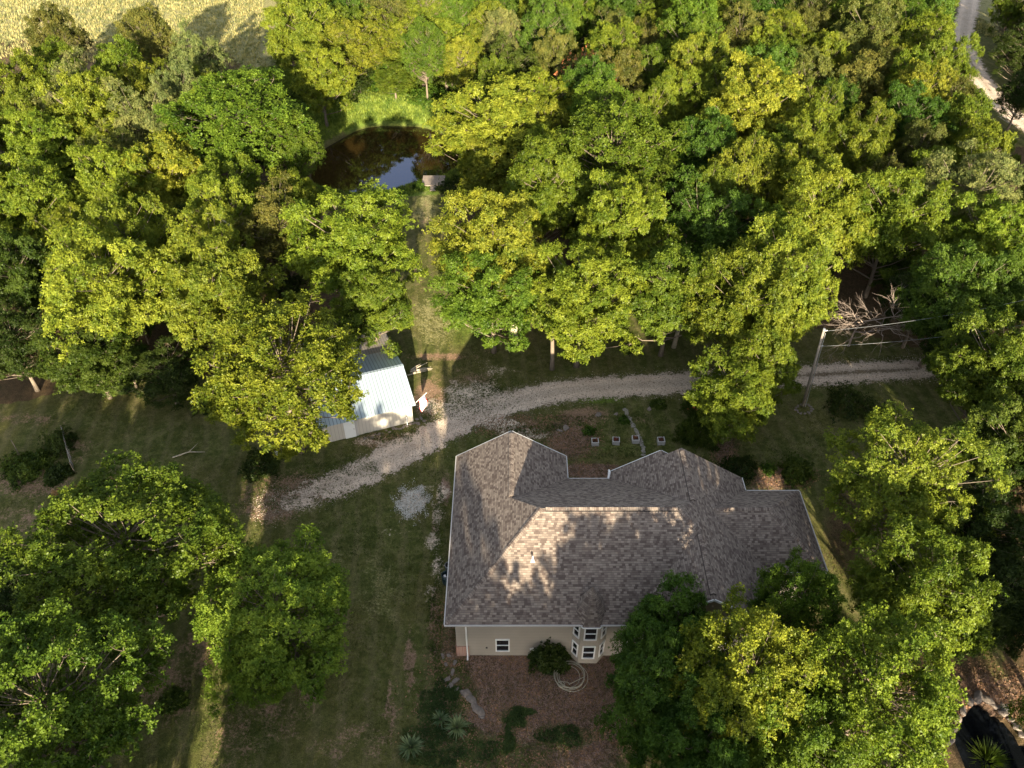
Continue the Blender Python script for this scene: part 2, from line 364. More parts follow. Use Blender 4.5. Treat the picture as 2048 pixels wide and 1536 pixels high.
# driveways
def catmull(P, n=10):
    P = np.array(P, float); o = []
    for i in range(len(P)-1):
        p0 = P[max(i-1,0)]; p1 = P[i]; p2 = P[i+1]; p3 = P[min(i+2,len(P)-1)]
        for k in range(n):
            t_ = k/n; o.append(.5*((2*p1)+(-p0+p2)*t_+(2*p0-5*p1+4*p2-p3)*t_**2+(-p0+3*p1-3*p2+p3)*t_**3))
    o.append(P[-1]); return np.array(o)
def road(name, pts, zlift):
    W = np.array([(*at(a, b), hw, dn, md) for a, b, hw, dn, md in pts]); C = catmull(W, 14)
    d = np.gradient(C[:, :2], axis=0); d /= np.linalg.norm(d, axis=1)[:, None]; nrm = np.stack([-d[:,1], d[:,0]], 1)
    cols = np.linspace(-1, 1, 13); V = []; E = []; MI = []; TR = []
    for c, q in zip(C, nrm):
        for s_ in cols:
            hw = c[2]*1.35; xx = c[0]+q[0]*s_*hw; yy = c[1]+q[1]*s_*hw
            V.append((xx, yy, float(height(np.array([xx]), np.array([yy]))[0])+zlift+.035*(1-s_*s_)))
            E.append(max(0, min(1, (1-abs(s_))/.62))*c[3]); MI.append(max(0, 1-abs(s_)/.28)*c[4]); TR.append(math.exp(-((abs(s_)-.4)/.15)**2))
    n = len(C); I = np.arange(n*13).reshape(n, 13)
    F = np.stack([I[:-1,:-1], I[:-1,1:], I[1:,1:], I[1:,:-1]], -1).reshape(-1, 4)
    me = fast_mesh(name, np.array(V), F, 4, M_ROAD, {'edge': ('POINT', np.array(E)), 'mid': ('POINT', np.array(MI)), 'track': ('POINT', np.array(TR))}, True)
    o = link(name, me); o['kind'] = 'structure'; return o, C
DRV = [(540,1012,1.2,.25,0),(610,990,1.4,.55,.3),(690,962,1.5,.85,.3),(760,926,1.55,1,.1),(830,890,1.6,1,0),(895,856,1.5,1,.15),(955,830,1.5,1,.2),(1030,804,1.5,1,.2),(1120,783,1.45,1,0),
       (1240,773,1.5,1,.1),(1380,765,1.45,1,.3),(1500,757,1.45,1,.6),(1620,751,1.5,.95,.85),(1740,743,1.5,.9,.9),(1850,737,1.4,.85,.6),(1980,722,1.4,.9,.6),(2250,690,1.4,.9,.6)]
drv, DRVC = road('driveway', DRV, .006)
RD = [(1980,-70,2.0,1,.1),(1945,-20,2.0,1,.1),(1935,25,1.9,1,.2),(1928,60,1.9,1,.4),(1932,100,1.9,1,.6),(1950,140,1.8,1,.6),(1975,175,1.8,1,.5),(2000,207,1.8,1,.5),(2045,245,1.8,1,.4),(2140,310,1.8,1,.4)]
rd, RDC = road('gravel_road', RD, .006)
# ------------------------------------------------------------------ HOUSE
EZ, SL = 4.8, .65
house = thing('house', 'large house with brown shingled hip and gable roof and beige siding', 'house', (0,0,0))
def planes(sub):
    x0, x1, y0, y1, kinds, ez = sub; P = []
    for k in kinds:
        if k == 'W': P.append((SL, 0, ez-SL*x0))
        if k == 'E': P.append((-SL, 0, ez+SL*x1))
        if k == 'S': P.append((0, SL, ez-SL*y0))
        if k == 'N': P.append((0, -SL, ez+SL*y1))
    return P
def clip(poly, a, b, c):      # keep a*x+b*y+c >= 0
    o = []; n = len(poly)
    for i in range(n):
        p, q = poly[i], poly[(i+1) % n]; dp = a*p[0]+b*p[1]+c; dq = a*q[0]+b*q[1]+c
        if dp >= 0: o.append(p)
        if (dp > 0 and dq < 0) or (dp < 0 and dq > 0):
            s_ = dp/(dp-dq); o.append((p[0]+s_*(q[0]-p[0]), p[1]+s_*(q[1]-p[1])))
    return o
def area(p): return abs(sum(p[i][0]*p[(i+1)%len(p)][1]-p[(i+1)%len(p)][0]*p[i][1] for i in range(len(p))))/2 if len(p) > 2 else 0
SUBS = [(-4.25,17.2,27.8,40.1,'WESN',EZ), (-4.25,4.15,33.0,42.4,'WE',EZ), (7.3,17.2,27.6,40.2,'WE',EZ), (12.25,21.15,31.8,38.9,'ESN',EZ), (7.3,14.6,38.0,40.75,'WE',EZ)]
PL = [planes(s_) for s_ in SUBS]; roofv, rooff, roofuv = [], [], []
for i, s_ in enumerate(SUBS):
    rect = [(s_[0],s_[2]),(s_[1],s_[2]),(s_[1],s_[3]),(s_[0],s_[3])]
    for j, pj in enumerate(PL[i]):
        P = rect
        for k, pk in enumerate(PL[i]):
            if k != j: P = clip(P, pk[0]-pj[0], pk[1]-pj[1], pk[2]-pj[2])
            if not P: break
        pcs = [P] if area(P) > 1e-4 else []
        for m_, sm in enumerate(SUBS):
            if m_ == i: continue
            eps = 1e-4 if m_ < i else -1e-4
            hs = [(1,0,-sm[0]),(-1,0,sm[1]),(0,1,-sm[2]),(0,-1,sm[3])]+[(a-pj[0], b-pj[1], c-pj[2]+eps) for a, b, c in PL[m_]]
            new = []
            for q in pcs:
                cur = q
                for (a, b, c) in hs:
                    if not cur or area(cur) < 1e-4: break
                    o_ = clip(cur, -a, -b, -c)
                    if abs(a)+abs(b) < 1e-9:
                        if c >= 0: o_ = []
                        else: o_ = cur; cur = []; new.append(o_); break
                    if area(o_) > 1e-3: new.append(o_)
                    cur = clip(cur, a, b, c)
            pcs = new
        gl = math.hypot(pj[0], pj[1]); ud = (-pj[1]/gl, pj[0]/gl); sn = gl/math.sqrt(1+gl*gl)
        for q in pcs:
            if sum(q[a][0]*q[(a+1)%len(q)][1]-q[(a+1)%len(q)][0]*q[a][1] for a in range(len(q))) < 0: q = q[::-1]
            b = len(roofv)
            for (a, c) in q:
                zz = pj[0]*a+pj[1]*c+pj[2]; roofv.append((a, c, zz)); roofuv.append((ud[0]*a+ud[1]*c+i*3.1+50, (zz-EZ)/sn+20))
            rooff.append(tuple(range(b, b+len(q))))
roof = mesh_obj('roof', roofv, rooff, M_SHING, house, uvs=roofuv)
# ridge and hip caps (sub-parts of the roof)
M_DARKSLOT = simple('ridge_vent_slot', (.02,.018,.018), .9, .1)
def cap(a, b, wd, lift, vent, par=roof):
    a = Vector(a); b = Vector(b); d = (b-a).normalized(); s_ = d.cross(Vector((0,0,1))).normalized(); L = (b-a).length
    # drop of the cap's edges follows the two slopes beside it
    drop = wd*SL*(1 if abs(d.z) < .05 else .70)
    vs = []; uv = []
    for p, l in ((a, 0), (b, L)):
        for k, off in ((-1, wd), (0, 0), (1, wd)):
            vs.append(tuple(p+s_*k*wd+Vector((0,0,lift-(drop if k else 0)))))
        for k in (-1, 1):
            vs.append(tuple(p+s_*k*wd*1.002+Vector((0,0,-drop-.02))))
    fs = [(0,1,6,5),(1,2,7,6),(3,0,5,8),(2,4,9,7),(0,3,4,2,1),(5,6,7,9,8)]
    fm = [0,0,1 if vent else 0,1 if vent else 0,0,0]
    U = {0:(0,0),1:(0,wd),2:(0,2*wd),5:(L,0),6:(L,wd),7:(L,2*wd),3:(0,0),4:(0,0),8:(L,0),9:(L,0)}
    uvs = [(U[i][1]*1.0+.1, U[i][0]) for f in fs for i in f]
    return mesh_obj('ridge_cap', vs, fs, [M_SHING, M_DARKSLOT], par, fm, uvs=uvs)
cap((2.2,33.95,8.8),(10.9,33.95,8.8),.18,.11,True)
cap((-.05,36.1,7.53),(-.05,42.1,7.53),.18,.11,True)
cap((12.25,27.9,8.02),(12.25,32.5,8.02),.18,.11,True); cap((12.25,35.3,8.02),(12.25,39.9,8.02),.18,.11,True)
cap((-4.2,27.85,4.8),(1.9,33.95,8.8),.17,.045,False); cap((11.05,33.95,8.8),(12.2,32.8,8.03),.17,.045,False); cap((11.05,33.95,8.8),(12.2,35.1,8.03),.17,.045,False)
cap((13.7,35.35,7.11),(17.6,35.35,7.11),.17,.05,False); cap((17.6,35.35,7.11),(21.1,31.85,4.8),.17,.045,False); cap((17.6,35.35,7.11),(21.1,38.85,4.8),.17,.045,False)
# walls
WP = [(-3.7,28.4),(7.85,28.4),(16.65,28.4),(16.65,32.35),(20.6,32.35),(20.6,38.35),(16.65,38.35),(16.65,39.7),(14.1,39.72),(14.1,40.3),(7.85,40.3),(7.85,39.5),(3.6,39.5),(3.6,41.9),(-3.7,41.9)]
wv = [(a,b,0) for a,b in WP]+[(a,b,EZ-.02) for a,b in WP]; n = len(WP)
wf = [(i,(i+1)%n,(i+1)%n+n,i+n) for i in range(n)]
gab = [((7.85,28.4),(16.65,28.4),(12.25,28.4),7.9),((3.6,41.9),(-3.7,41.9),(-.05,41.9),7.4),((14.1,40.3),(7.85,40.3),(10.95,40.3),6.85),((16.65,39.7),(7.85,39.7),(12.25,39.7),7.9)]
for a, b, c, zt in gab:
    k = len(wv); wv += [(*a,EZ-.02),(*b,EZ-.02),(*c,zt)]; wf.append((k,k+1,k+2))
mesh_obj('wall', wv, wf, M_SIDING, house)
mb = MB()
for (x0,y0,x1,y1) in ((-3.72,28.3,-3.3,28.38),): pass
mb.box((-3.72,35.15,.62),(.10,13.5,1.24)); mb.box((-3.30,28.37,.62),(.84,.10,1.24))
mb.build('foundation', M_BRICK, house)
# soffit + fascia + gutters
mb = MB()
for (x0,x1,y0,y1,z0) in ((-4.2,17.15,27.85,40.05,4.70),(-4.2,4.1,40.1,42.3,4.703),(12.3,21.1,31.85,38.85,4.697),(7.4,14.5,40.0,40.7,4.706)):
    mb.add([(x0,y0,z0),(x1,y0,z0),(x1,y1,z0),(x0,y1,z0)], [(0,3,2,1)])
mb.build('soffit', M_WHITE, house)
def gutter(a, b):
    mb = MB(); mb.bar((a[0],a[1],EZ-.06),(b[0],b[1],EZ-.06), .07, .11); return mb.build('gutter', M_TRIM, house)
gutter((-4.29,27.75),(7.25,27.75)); gutter((-4.30,27.82),(-4.30,42.4)); gutter((4.20,40.17),(4.20,42.4)); gutter((4.26,40.13),(7.2,40.13)); gutter((17.25,38.98),(17.25,40.2))
gutter((17.31,38.95),(21.2,38.95)); gutter((21.2,38.88),(21.2,31.8)); gutter((17.3,31.75),(21.15,31.75)); gutter((17.25,27.6),(17.25,31.7)); gutter((7.25,40.2),(7.25,40.75))
def rake(a, b):
    mb = MB(); mb.bar(a, b, .05, .17); return mb.build('rake_board', M_WHITE, house)
for yy, xa, xm, xb, zt in ((27.56,7.3,12.25,17.2,8.02),(42.44,-4.25,-.05,4.15,7.53),(40.79,7.3,10.95,14.6,7.17)):
    rake((xa,yy,EZ-.11),(xm,yy,zt-.11)); rake((xm,yy,zt-.11),(xb,yy,EZ-.11))
def downspout(pts, w_=.09):
    mb = MB(); mb.tube(pts, w_*.62, 6); return mb.build('downspout', M_WHITE, house)
downspout([(-3.0,27.78,4.68),(-3.0,28.1,4.45),(-3.0,28.31,4.3),(-3.0,28.31,.25),(-3.0,28.0,.08)])
downspout([(7.6,27.8,4.68),(7.6,28.31,4.3),(7.6,28.31,.2),(7.6,28.1,.08)])
downspout([(7.2,40.1,4.72),(7.32,40.5,5.05),(7.3,40.75,5.0)], .14)
# windows
def window(parent, c, n_, w_, h_, sash=True):
    n_ = Vector(n_).normalized(); u = Vector((0,0,1)).cross(n_).normalized(); c = Vector(c); up = Vector((0,0,1)); fr = MB()
    def pl(cu, cz, wu, hz, off, th):
        o = c+u*cu+up*cz+n_*off; vs = [o+u*a*wu/2+up*b*hz/2+n_*d*th/2 for d in (-1,1) for a, b in ((-1,-1),(1,-1),(1,1),(-1,1))]
        fr.add(vs, [(0,3,2,1),(4,5,6,7),(0,1,5,4),(1,2,6,5),(2,3,7,6),(3,0,4,7)])
    t_ = .085
    pl(-w_/2+t_/2,0,t_,h_,.03,.07); pl(w_/2-t_/2,0,t_,h_,.03,.07); pl(0,h_/2-t_/2,w_-2*t_,t_,.03,.07); pl(0,-h_/2+t_/2,w_-2*t_,t_,.035,.08)
    if sash: pl(0,0,w_-2*t_,.07,.025,.05)
    f = fr.build('window', M_WHITE, parent)
    vs = [c+u*a*(w_/2-t_)+up*b*(h_/2-t_)+n_*.008 for a, b in ((-1,-1),(1,-1),(1,1),(-1,1))]
    mesh_obj('pane', vs, [(0,1,2,3)], M_GLASS, f); return f
window(house, (-.63,28.4,1.35), (0,-1,0), .95, 1.5)
window(house, (-3.7,37.5,2.6), (-1,0,0), 1.1, 1.4); window(house, (20.6,35.3,2.4), (1,0,0), 1.2, 1.4)
for xx in (9.2,13.8): window(house, (xx,28.4,2.4), (0,-1,0), 1.2, 1.6)
for xx in (-1.8,1.6): window(house, (xx,41.9,2.4), (0,1,0), 1.2, 1.4)
window(house, (5.7,39.5,2.5), (0,1,0), 1.4, 1.3)
# bay
BX = 5.06; bp = [(BX-1.12,28.4),(BX-.62,27.82),(BX+.62,27.82),(BX+1.12,28.4)]
bv = [(a,b,0) for a,b in bp]+[(a,b,EZ-.1) for a,b in bp]
bay = mesh_obj('bay_wall', bv, [(i,i+1,i+5,i+4) for i in range(3)], M_SIDING, house)
for i, (w_, hh) in enumerate(((.56,1.5),(.86,1.5),(.56,1.5))):
    a, b = bp[i], bp[i+1]; c = ((a[0]+b[0])/2,(a[1]+b[1])/2); nn = (b[1]-a[1], -(b[0]-a[0]), 0)
    for zz in (1.45, 3.72): window(bay, (c[0],c[1],zz), nn, w_, hh)
tc = (BX-.02, 28.88); tv = []; tf = []; tuv = []
for k in range(8):
    a0 = PI/8+k*PI/4; a1 = a0+PI/4; r0 = 1.36; zb = EZ-.08
    rings = [(r0,zb),(r0*.80,zb+.42),(0,7.35)]
    P0 = [(tc[0]+r*math.cos(a0),tc[1]+r*math.sin(a0),zz) for r,zz in rings]; P1 = [(tc[0]+r*math.cos(a1),tc[1]+r*math.sin(a1),zz) for r,zz in rings]
    for q in ([P0[0],P1[0],P1[1],P0[1]],[P0[1],P1[1],P1[2]]):
        b = len(tv); tv += q; tf.append(tuple(range(b,b+len(q))))
        for v_ in q:
            am = (a0+a1)/2; rx = v_[0]-tc[0]; ry = v_[1]-tc[1]
            tuv.append((-rx*math.sin(am)+ry*math.cos(am)+10+k*3, (v_[2]-zb)*1.12+20))
mesh_obj('turret_roof', tv, tf, M_SHING, house, uvs=tuv)
mb = MB(); fr0 = [(tc[0]+1.37*math.cos(PI/8+k*PI/4), tc[1]+1.37*math.sin(PI/8+k*PI/4), EZ-.12) for k in range(4,8)]
for k in range(3): mb.bar(fr0[k], fr0[k+1], .05, .10)
mb.build('turret_fascia', M_WHITE, house)
mesh_obj('turret_soffit', [(*p[:2],EZ-.17) for p in fr0], [(0,1,2,3)], M_WHITE, house)
mb = MB(); vx, vy = 1.33, 31.1; vz = 4.8+.65*(vy-27.8)
mb.tube([(vx,vy,vz-.1),(vx,vy,vz+.5)], .05, 8); mb.box((vx,vy,vz+.03),(.24,.24,.05))
mb.build('vent_pipe', M_WHITE, house)
mb = MB(); mb.box((-1.7,28.36,1.05),(.12,.06,.08)); mb.build('faucet', M_BLACK, house)
# step, porch post behind
for xx in (8.2, 13.9):
    mb = MB(); mb.box((xx,40.55,2.35),(.18,.18,4.66)); mb.build('porch_post', M_WHITE, house)
# ------------------------------------------------------------------ SHED (local x along the eave, local y up the rake)
S0 = Vector((*at(827,843), 0)); ang = math.atan2(-.345,-.94)-PI
shed = thing('shed', 'small metal roofed shed with tan ribbed walls beside the driveway', 'shed', (S0.x, S0.y, 0), ang)
L = 7.9; YR, YB, YE = 3.55, 7.5, 12.0; ze, zr, zb_, zn = 2.35, 3.75, 2.5, 1.95
def quad(name, pts, mat, par, th=.05):
    v_ = [Vector(p) for p in pts]; v2 = [p-Vector((0,0,th)) for p in v_]
    return mesh_obj(name, v_+v2, [(0,1,2,3),(7,6,5,4),(0,4,5,1),(1,5,6,2),(2,6,7,3),(3,7,4,0)], mat, par)
wallp = [(0,0,0),(-L,0,0),(-L,YE-.3,0),(0,YE-.3,0)]
tops = [(0,0,ze-.02),(-L,0,ze-.02)]
sv = [(0,0,0),(0,YR-.1,0),(0,YB,0),(0,YE-.3,0),(0,0,ze-.03),(0,YR-.1,zr-.1),(0,YB,zb_-.08),(0,YE-.3,zn-.05)]
sv2 = [(-L,a[1],a[2]) for a in sv]; allv = sv+sv2
fs = [(0,1,5,4),(1,2,6,5),(2,3,7,6),(8,12,13,9),(9,13,14,10),(10,14,15,11),(0,4,12,8),(3,11,15,7)]
mesh_obj('wall', allv, fs, M_SHEDWALL, shed)
quad('roof_panel', [(.28,-.42,ze-.05),(.28,YR-.12,zr),(-L-.3,YR-.12,zr),(-L-.3,-.42,ze-.05)][::-1], M_TINBLUE, shed)
quad('roof_panel', [(.28,YR-.12,zr-.002),(.28,YB,zb_),(-L-.3,YB,zb_),(-L-.3,YR-.12,zr-.002)][::-1], M_TINBLUE, shed)
quad('lean_to_roof', [(.28,YB-.15,zb_-.04),(.28,YE,zn),(-L-.3,YE,zn),(-L-.3,YB-.15,zb_-.04)][::-1], M_TINOLD, shed)
mb = MB(); mb.bar((.29,YR-.12,zr+.03),(-L-.31,YR-.12,zr+.03), .30, .05); mb.build('ridge_cap', M_TINBLUE, shed)
mb = MB(); mb.box((-.62,-.22,.45),(.10,.10,.9)); mb.build('white_post', M_WHITE, shed)
mb = MB(); mb.box((-3.3,-.04,2.08),(.22,.06,.10)); mb.build('wall_vent', M_BLACK, shed)
mb = MB(); mb.box((-5.6,-.05,1.0),(.95,.06,2.0)); dr = mb.build('door', M_WHITE, shed)
mb = MB(); mb.tube([(-5.25,-.10,1.0),(-5.25,-.16,1.0)], .03, 6); mb.build('handle', M_BLACK, dr)
mb = MB(); mb.box((-5.0,-.025,1.17),(.12,.07,2.34)); mb.build('corner_trim', M_CONC, shed)
# flag
def flag_mat():
    t = NT('flag_cloth'); uv = t.n('TexCoord').outputs['UV']; sp = t.n('SeparateXYZ'); t.t.links.new(uv, sp.inputs[0])
    u, v = sp.outputs[0], sp.outputs[1]
    stripe = t.math('GREATER_THAN', t.math('MODULO', t.math('MULTIPLY', v, 6.5), 1.0), .5)
    c = t.mix(stripe, (.48,.025,.035), (.75,.73,.70))
    can = t.math('MULTIPLY', t.math('LESS_THAN', u, .4), t.math('GREATER_THAN', v, .4615))
    su = t.math('SUBTRACT', t.math('FRACT', t.math('MULTIPLY', u, 15)), .5); sv_ = t.math('SUBTRACT', t.math('FRACT', t.math('MULTIPLY', v, 16)), .5)
    r = t.math('ADD', t.math('MULTIPLY', su, su), t.math('MULTIPLY', sv_, sv_)); st = t.math('LESS_THAN', r, .06)
    c = t.mix(can, c, t.mix(st, (.02,.03,.12), (.75,.75,.75)))
    return t.finish(c, .8)
fl = thing('flag', 'striped red and white flag with blue canton on an angled pole at the shed corner', 'flag', (0,0,0))
wallpt = shed.matrix_basis @ Vector((.02,.25,1.75)) if False else Vector((S0.x+.05, S0.y+.1, 1.85))
pa = wallpt; pb = pa+Vector((1.25,.35,1.15))
mb = MB(); mb.tube([pa, pb], .022, 6); mb.tube([pb, pb+(pb-pa).normalized()*.06], .04, 6); mb.build('flagpole', M_WHITE, fl)
dirp = (pb-pa).normalized(); fv, ff, fu = [], [], []
for i in range(13):
    for j in range(9):
        a = i/12; b = j/8    # a along the fly (hanging down), b along the hoist (pole)
        base = pa+dirp*(1.62-(1-b)*.92)
        p = base+Vector((.16*a+.05*math.sin(a*7+b*3), -.10*a+.07*math.sin(a*5+b*5), -1.25*a))
        p.x -= .10*a*(b-.5); fv.append(tuple(p)); fu.append((a, b))
for i in range(12):
    for j in range(8): ff.append((i*9+j, i*9+j+1, (i+1)*9+j+1, (i+1)*9+j))
mesh_obj('cloth', fv, ff, flag_mat(), fl, smooth=True, uvs=[fu[k] for f in ff for k in f])
# ------------------------------------------------------------------ FOLIAGE PROTOTYPES
def unit(v): return v/np.maximum(np.linalg.norm(v, axis=1, keepdims=True), 1e-9)
def rosettes(P, A, nl, Lf, Wf, tilt, rng, zjit=.0):
    n = len(P); A = unit(A); ref = np.where(np.abs(A[:, 2:3]) > .9, np.array([[1., 0, 0]]), np.array([[0, 0, 1.]]))
    B = unit(np.cross(A, ref)); C = np.cross(A, B); ph = rng.random(n)*2*PI
    k = np.arange(nl)[None, :]; an = ph[:, None]+2*PI*k/nl+rng.normal(0, .22, (n, nl))
    ti = tilt+rng.normal(0, .42, (n, nl)); l = Lf*rng.uniform(.7, 1.15, (n, nl))*rng.uniform(.6, 1.3, (n, 1)); wd = Wf*rng.uniform(.8, 1.2, (n, nl))
    rad = np.cos(an)[..., None]*B[:, None]+np.sin(an)[..., None]*C[:, None]
    tan = -np.sin(an)[..., None]*B[:, None]+np.cos(an)[..., None]*C[:, None]
    D = np.cos(ti)[..., None]*rad+np.sin(ti)[..., None]*A[:, None]
    roll = rng.normal(0, .35, (n, nl))[..., None]; up = np.cross(D, tan); S = tan*np.cos(roll)+up*np.sin(roll)
    b0 = P[:, None]+D*(.04*l[..., None]); tip = P[:, None]+D*l[..., None]-np.array([0, 0, 1.])*(.12*l[..., None])
    mid = P[:, None]+D*(.55*l[..., None]); V = np.stack([b0, mid+S*wd[..., None]/2, tip, mid-S*wd[..., None]/2], 2)
    tint = np.repeat(rng.random(n)[:, None], nl, 1)*.7+rng.random((n, nl))*.3
    return V.reshape(-1, 3), tint.ravel()
def crown(rng, R, RZ, zc, nlob, rl, nsub, nros, nl, Lf, Wf, tilt=.15, low=-.35, upb=.5, squash=.75, inner=.10, irregular=.22, rv=(.55,.95)):
    i = np.arange(nlob); zz = low+(1-low)*(i+.5)/nlob; az_ = i*2.39996+rng.random()*6; rr = np.sqrt(1-zz**2)
    dirs = np.stack([np.cos(az_)*rr, np.sin(az_)*rr, zz], 1); dirs = unit(dirs+rng.normal(0, .13, dirs.shape))
    ph = rng.random(4)*6.28; a = np.arctan2(dirs[:,1], dirs[:,0])
    k = 1+irregular*(.55*np.sin(2*a+ph[0])+.45*np.sin(3*a+ph[1])+.35*np.sin(5*a+ph[2]+dirs[:,2]*3))
    rad = rng.uniform(*rv, nlob)*k
    LC = dirs*rad[:, None]*np.array([R, R, RZ])+np.array([0, 0, zc])
    lr = rl*rng.uniform(.7, 1.3, nlob)
    sd = rng.normal(0, 1, (nlob, nsub, 3)); sd = unit(sd.reshape(-1,3)).reshape(nlob, nsub, 3)
    sd = sd+.55*dirs[:, None]+np.array([0, 0, upb*.6]); sd = unit(sd.reshape(-1,3)).reshape(nlob, nsub, 3)
    SC = LC[:, None]+sd*lr[:, None, None]*rng.uniform(.55, 1.05, (nlob, nsub, 1))*np.array([1, 1, squash])
    SCf = SC.reshape(-1, 3); sdf = sd.reshape(-1, 3); lrf = np.repeat(lr, nsub)
    P = SCf[:, None]+rng.normal(0, 1, (len(SCf), nros, 3))*(lrf*.20)[:, None, None]*np.array([1, 1, .6])
    A = sdf[:, None]*.55+np.array([0, 0, upb])+rng.normal(0, .38, P.shape)
    P = P.reshape(-1, 3); A = A.reshape(-1, 3)
    ni = int(len(P)*inner); q = unit(rng.normal(0, 1, (ni, 3)))*rng.uniform(.15, .7, (ni, 1))*np.array([R, R, RZ*.9])+np.array([0, 0, zc])
    P = np.concatenate([P, q]); A = np.concatenate([A, rng.normal(0, .5, q.shape)+np.array([0, 0, .5])])
    V, T = rosettes(P, A, nl, Lf, Wf, tilt, rng)
    return V, T, LC, SC
def leaf_mesh(name, V, T, mat=M_LEAF):
    F = np.arange(len(V)).reshape(-1, 4); return fast_mesh(name, V, F, 4, mat, {'tint': ('FACE', T)})
def trunk_mesh(name, rng, H, r0, LC, SC, mat, lean=.3, bare=False):
    mb = MB(); top = H*.72; pts = []; n = 7
    ox, oy = rng.normal(0, lean, 2)
    for i in range(n):
        t_ = i/(n-1); pts.append((ox*t_*t_+rng.normal(0,.06), oy*t_*t_+rng.normal(0,.06), t_*top))
    pts[0] = (0, 0, -.25)
    mb.tube(pts, [r0*(1.35 if i == 0 else 1)*(1-.8*i/(n-1)) for i in range(n)], 8)
    P = np.array(pts)
    for j in range(len(LC)):
        c = LC[j]; hz = max(H*.16, min(top*.95, c[2]-.55*math.hypot(c[0], c[1])-.3)); k = hz/top*(n-1); i0 = int(min(k, n-2)); f_ = k-i0
        s_ = P[i0]*(1-f_)+P[i0+1]*f_; mid = s_*.5+c*.5+np.array([rng.normal(0,.2), rng.normal(0,.2), -.25])
        r1 = r0*.34*(1-.5*hz/top)
        mb.tube([s_, mid, c], [r1, r1*.62, r1*.3], 5, cap=False)
        for q in SC[j][:4]:
            mb.tube([c, (c+q)/2+rng.normal(0,.05,3), q], [r1*.3, r1*.2, .012], 3, cap=False)
    me = bpy.data.meshes.new(name); me.from_pydata([tuple(map(float,v)) for v in mb.v], [], mb.f); me.materials.append(mat)
    for p in me.polygons: p.use_smooth = True
    me.update(); return me
PROTO = {}
def make_proto(kind, i, **kw):
    rng = np.random.default_rng(100+len(PROTO)*13)
    R, H = 5.0, 12.0
    V, T, LC, SC = crown(rng, **kw)
    PROTO.setdefault(kind, []).append((leaf_mesh('crown', V, T), trunk_mesh('trunk', rng, H, .26, LC, SC, M_BARK)))
for i in range(4): make_proto('hick', i, R=5, RZ=4.7, zc=7.2, nlob=86, rl=.98, nsub=13, nros=13, nl=6, Lf=.235, Wf=.088, tilt=.1, low=-.62, irregular=.26, rv=(.58,.98), inner=.2)
for i in range(3): make_proto('oak', i, R=5, RZ=4.6, zc=7.3, nlob=110, rl=.88, nsub=11, nros=14, nl=5, Lf=.175, Wf=.095, tilt=.45, low=-.5, upb=.8, squash=1.25, irregular=.18, rv=(.62,.95))
for i in range(3): make_proto('airy', i, R=5, RZ=4.8, zc=7.1, nlob=96, rl=.88, nsub=12, nros=15, nl=5, Lf=.165, Wf=.075, tilt=.25, low=-.6, upb=.45, irregular=.26, inner=.22, rv=(.55,.98))
for i in range(2): make_proto('sapling', i, R=5, RZ=5.2, zc=6.4, nlob=30, rl=1.9, nsub=10, nros=7, nl=5, Lf=.52, Wf=.21, tilt=.2, low=-.6, irregular=.3)
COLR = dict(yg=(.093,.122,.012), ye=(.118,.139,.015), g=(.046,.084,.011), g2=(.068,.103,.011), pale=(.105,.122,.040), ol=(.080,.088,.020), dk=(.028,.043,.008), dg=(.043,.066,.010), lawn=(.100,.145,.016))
CNAME = dict(lawn='deep green', yg='yellow-green', ye='bright yellow-green', g='mid green', g2='fresh green', pale='pale grey-green', ol='olive green', dk='dark green', dg='deep green')
KNAME = dict(hick='loose-crowned', oak='dense round-crowned', airy='fine-leaved', sapling='bushy')
TREES = []; nt_ = 0
def place_tree(x, y, Rw, H, kind, col, label, group=None, name='tree', cat='tree'):
    global nt_
    crw, trk = PROTO[kind][nt_ % len(PROTO[kind])]; nt_ += 1
    z0 = float(height(np.array([x]), np.array([y]))[0])
    root = thing(name, label, cat, (x, y, z0-.05), random.uniform(0, 6.28), group)
    root.scale = (Rw/5, Rw/5, H/12)
    c = link('crown', crw, root); k = random.uniform(.86, 1.14); kk = random.uniform(.9, 1.1)
    q = COLR[col]; c.color = (q[0]*k*kk, q[1]*k, q[2]*k, 1)
    link('trunk', trk, root); TREES.append((x, y, Rw, H, label, root)); return root
def tree(px, py, r, kind, col, label, H=None, group=None, zc=None, name='tree'):
    Rw = r*70/FPX
    for _ in range(4):
        h = H or min(16.5, max(5.0, Rw*2.0+2.6)); c = h*.60; x, y = at(px, py, c); Rw = r*depth(y, c)/FPX
    return place_tree(x, y, Rw*.97, h, kind, col, label, group, name)
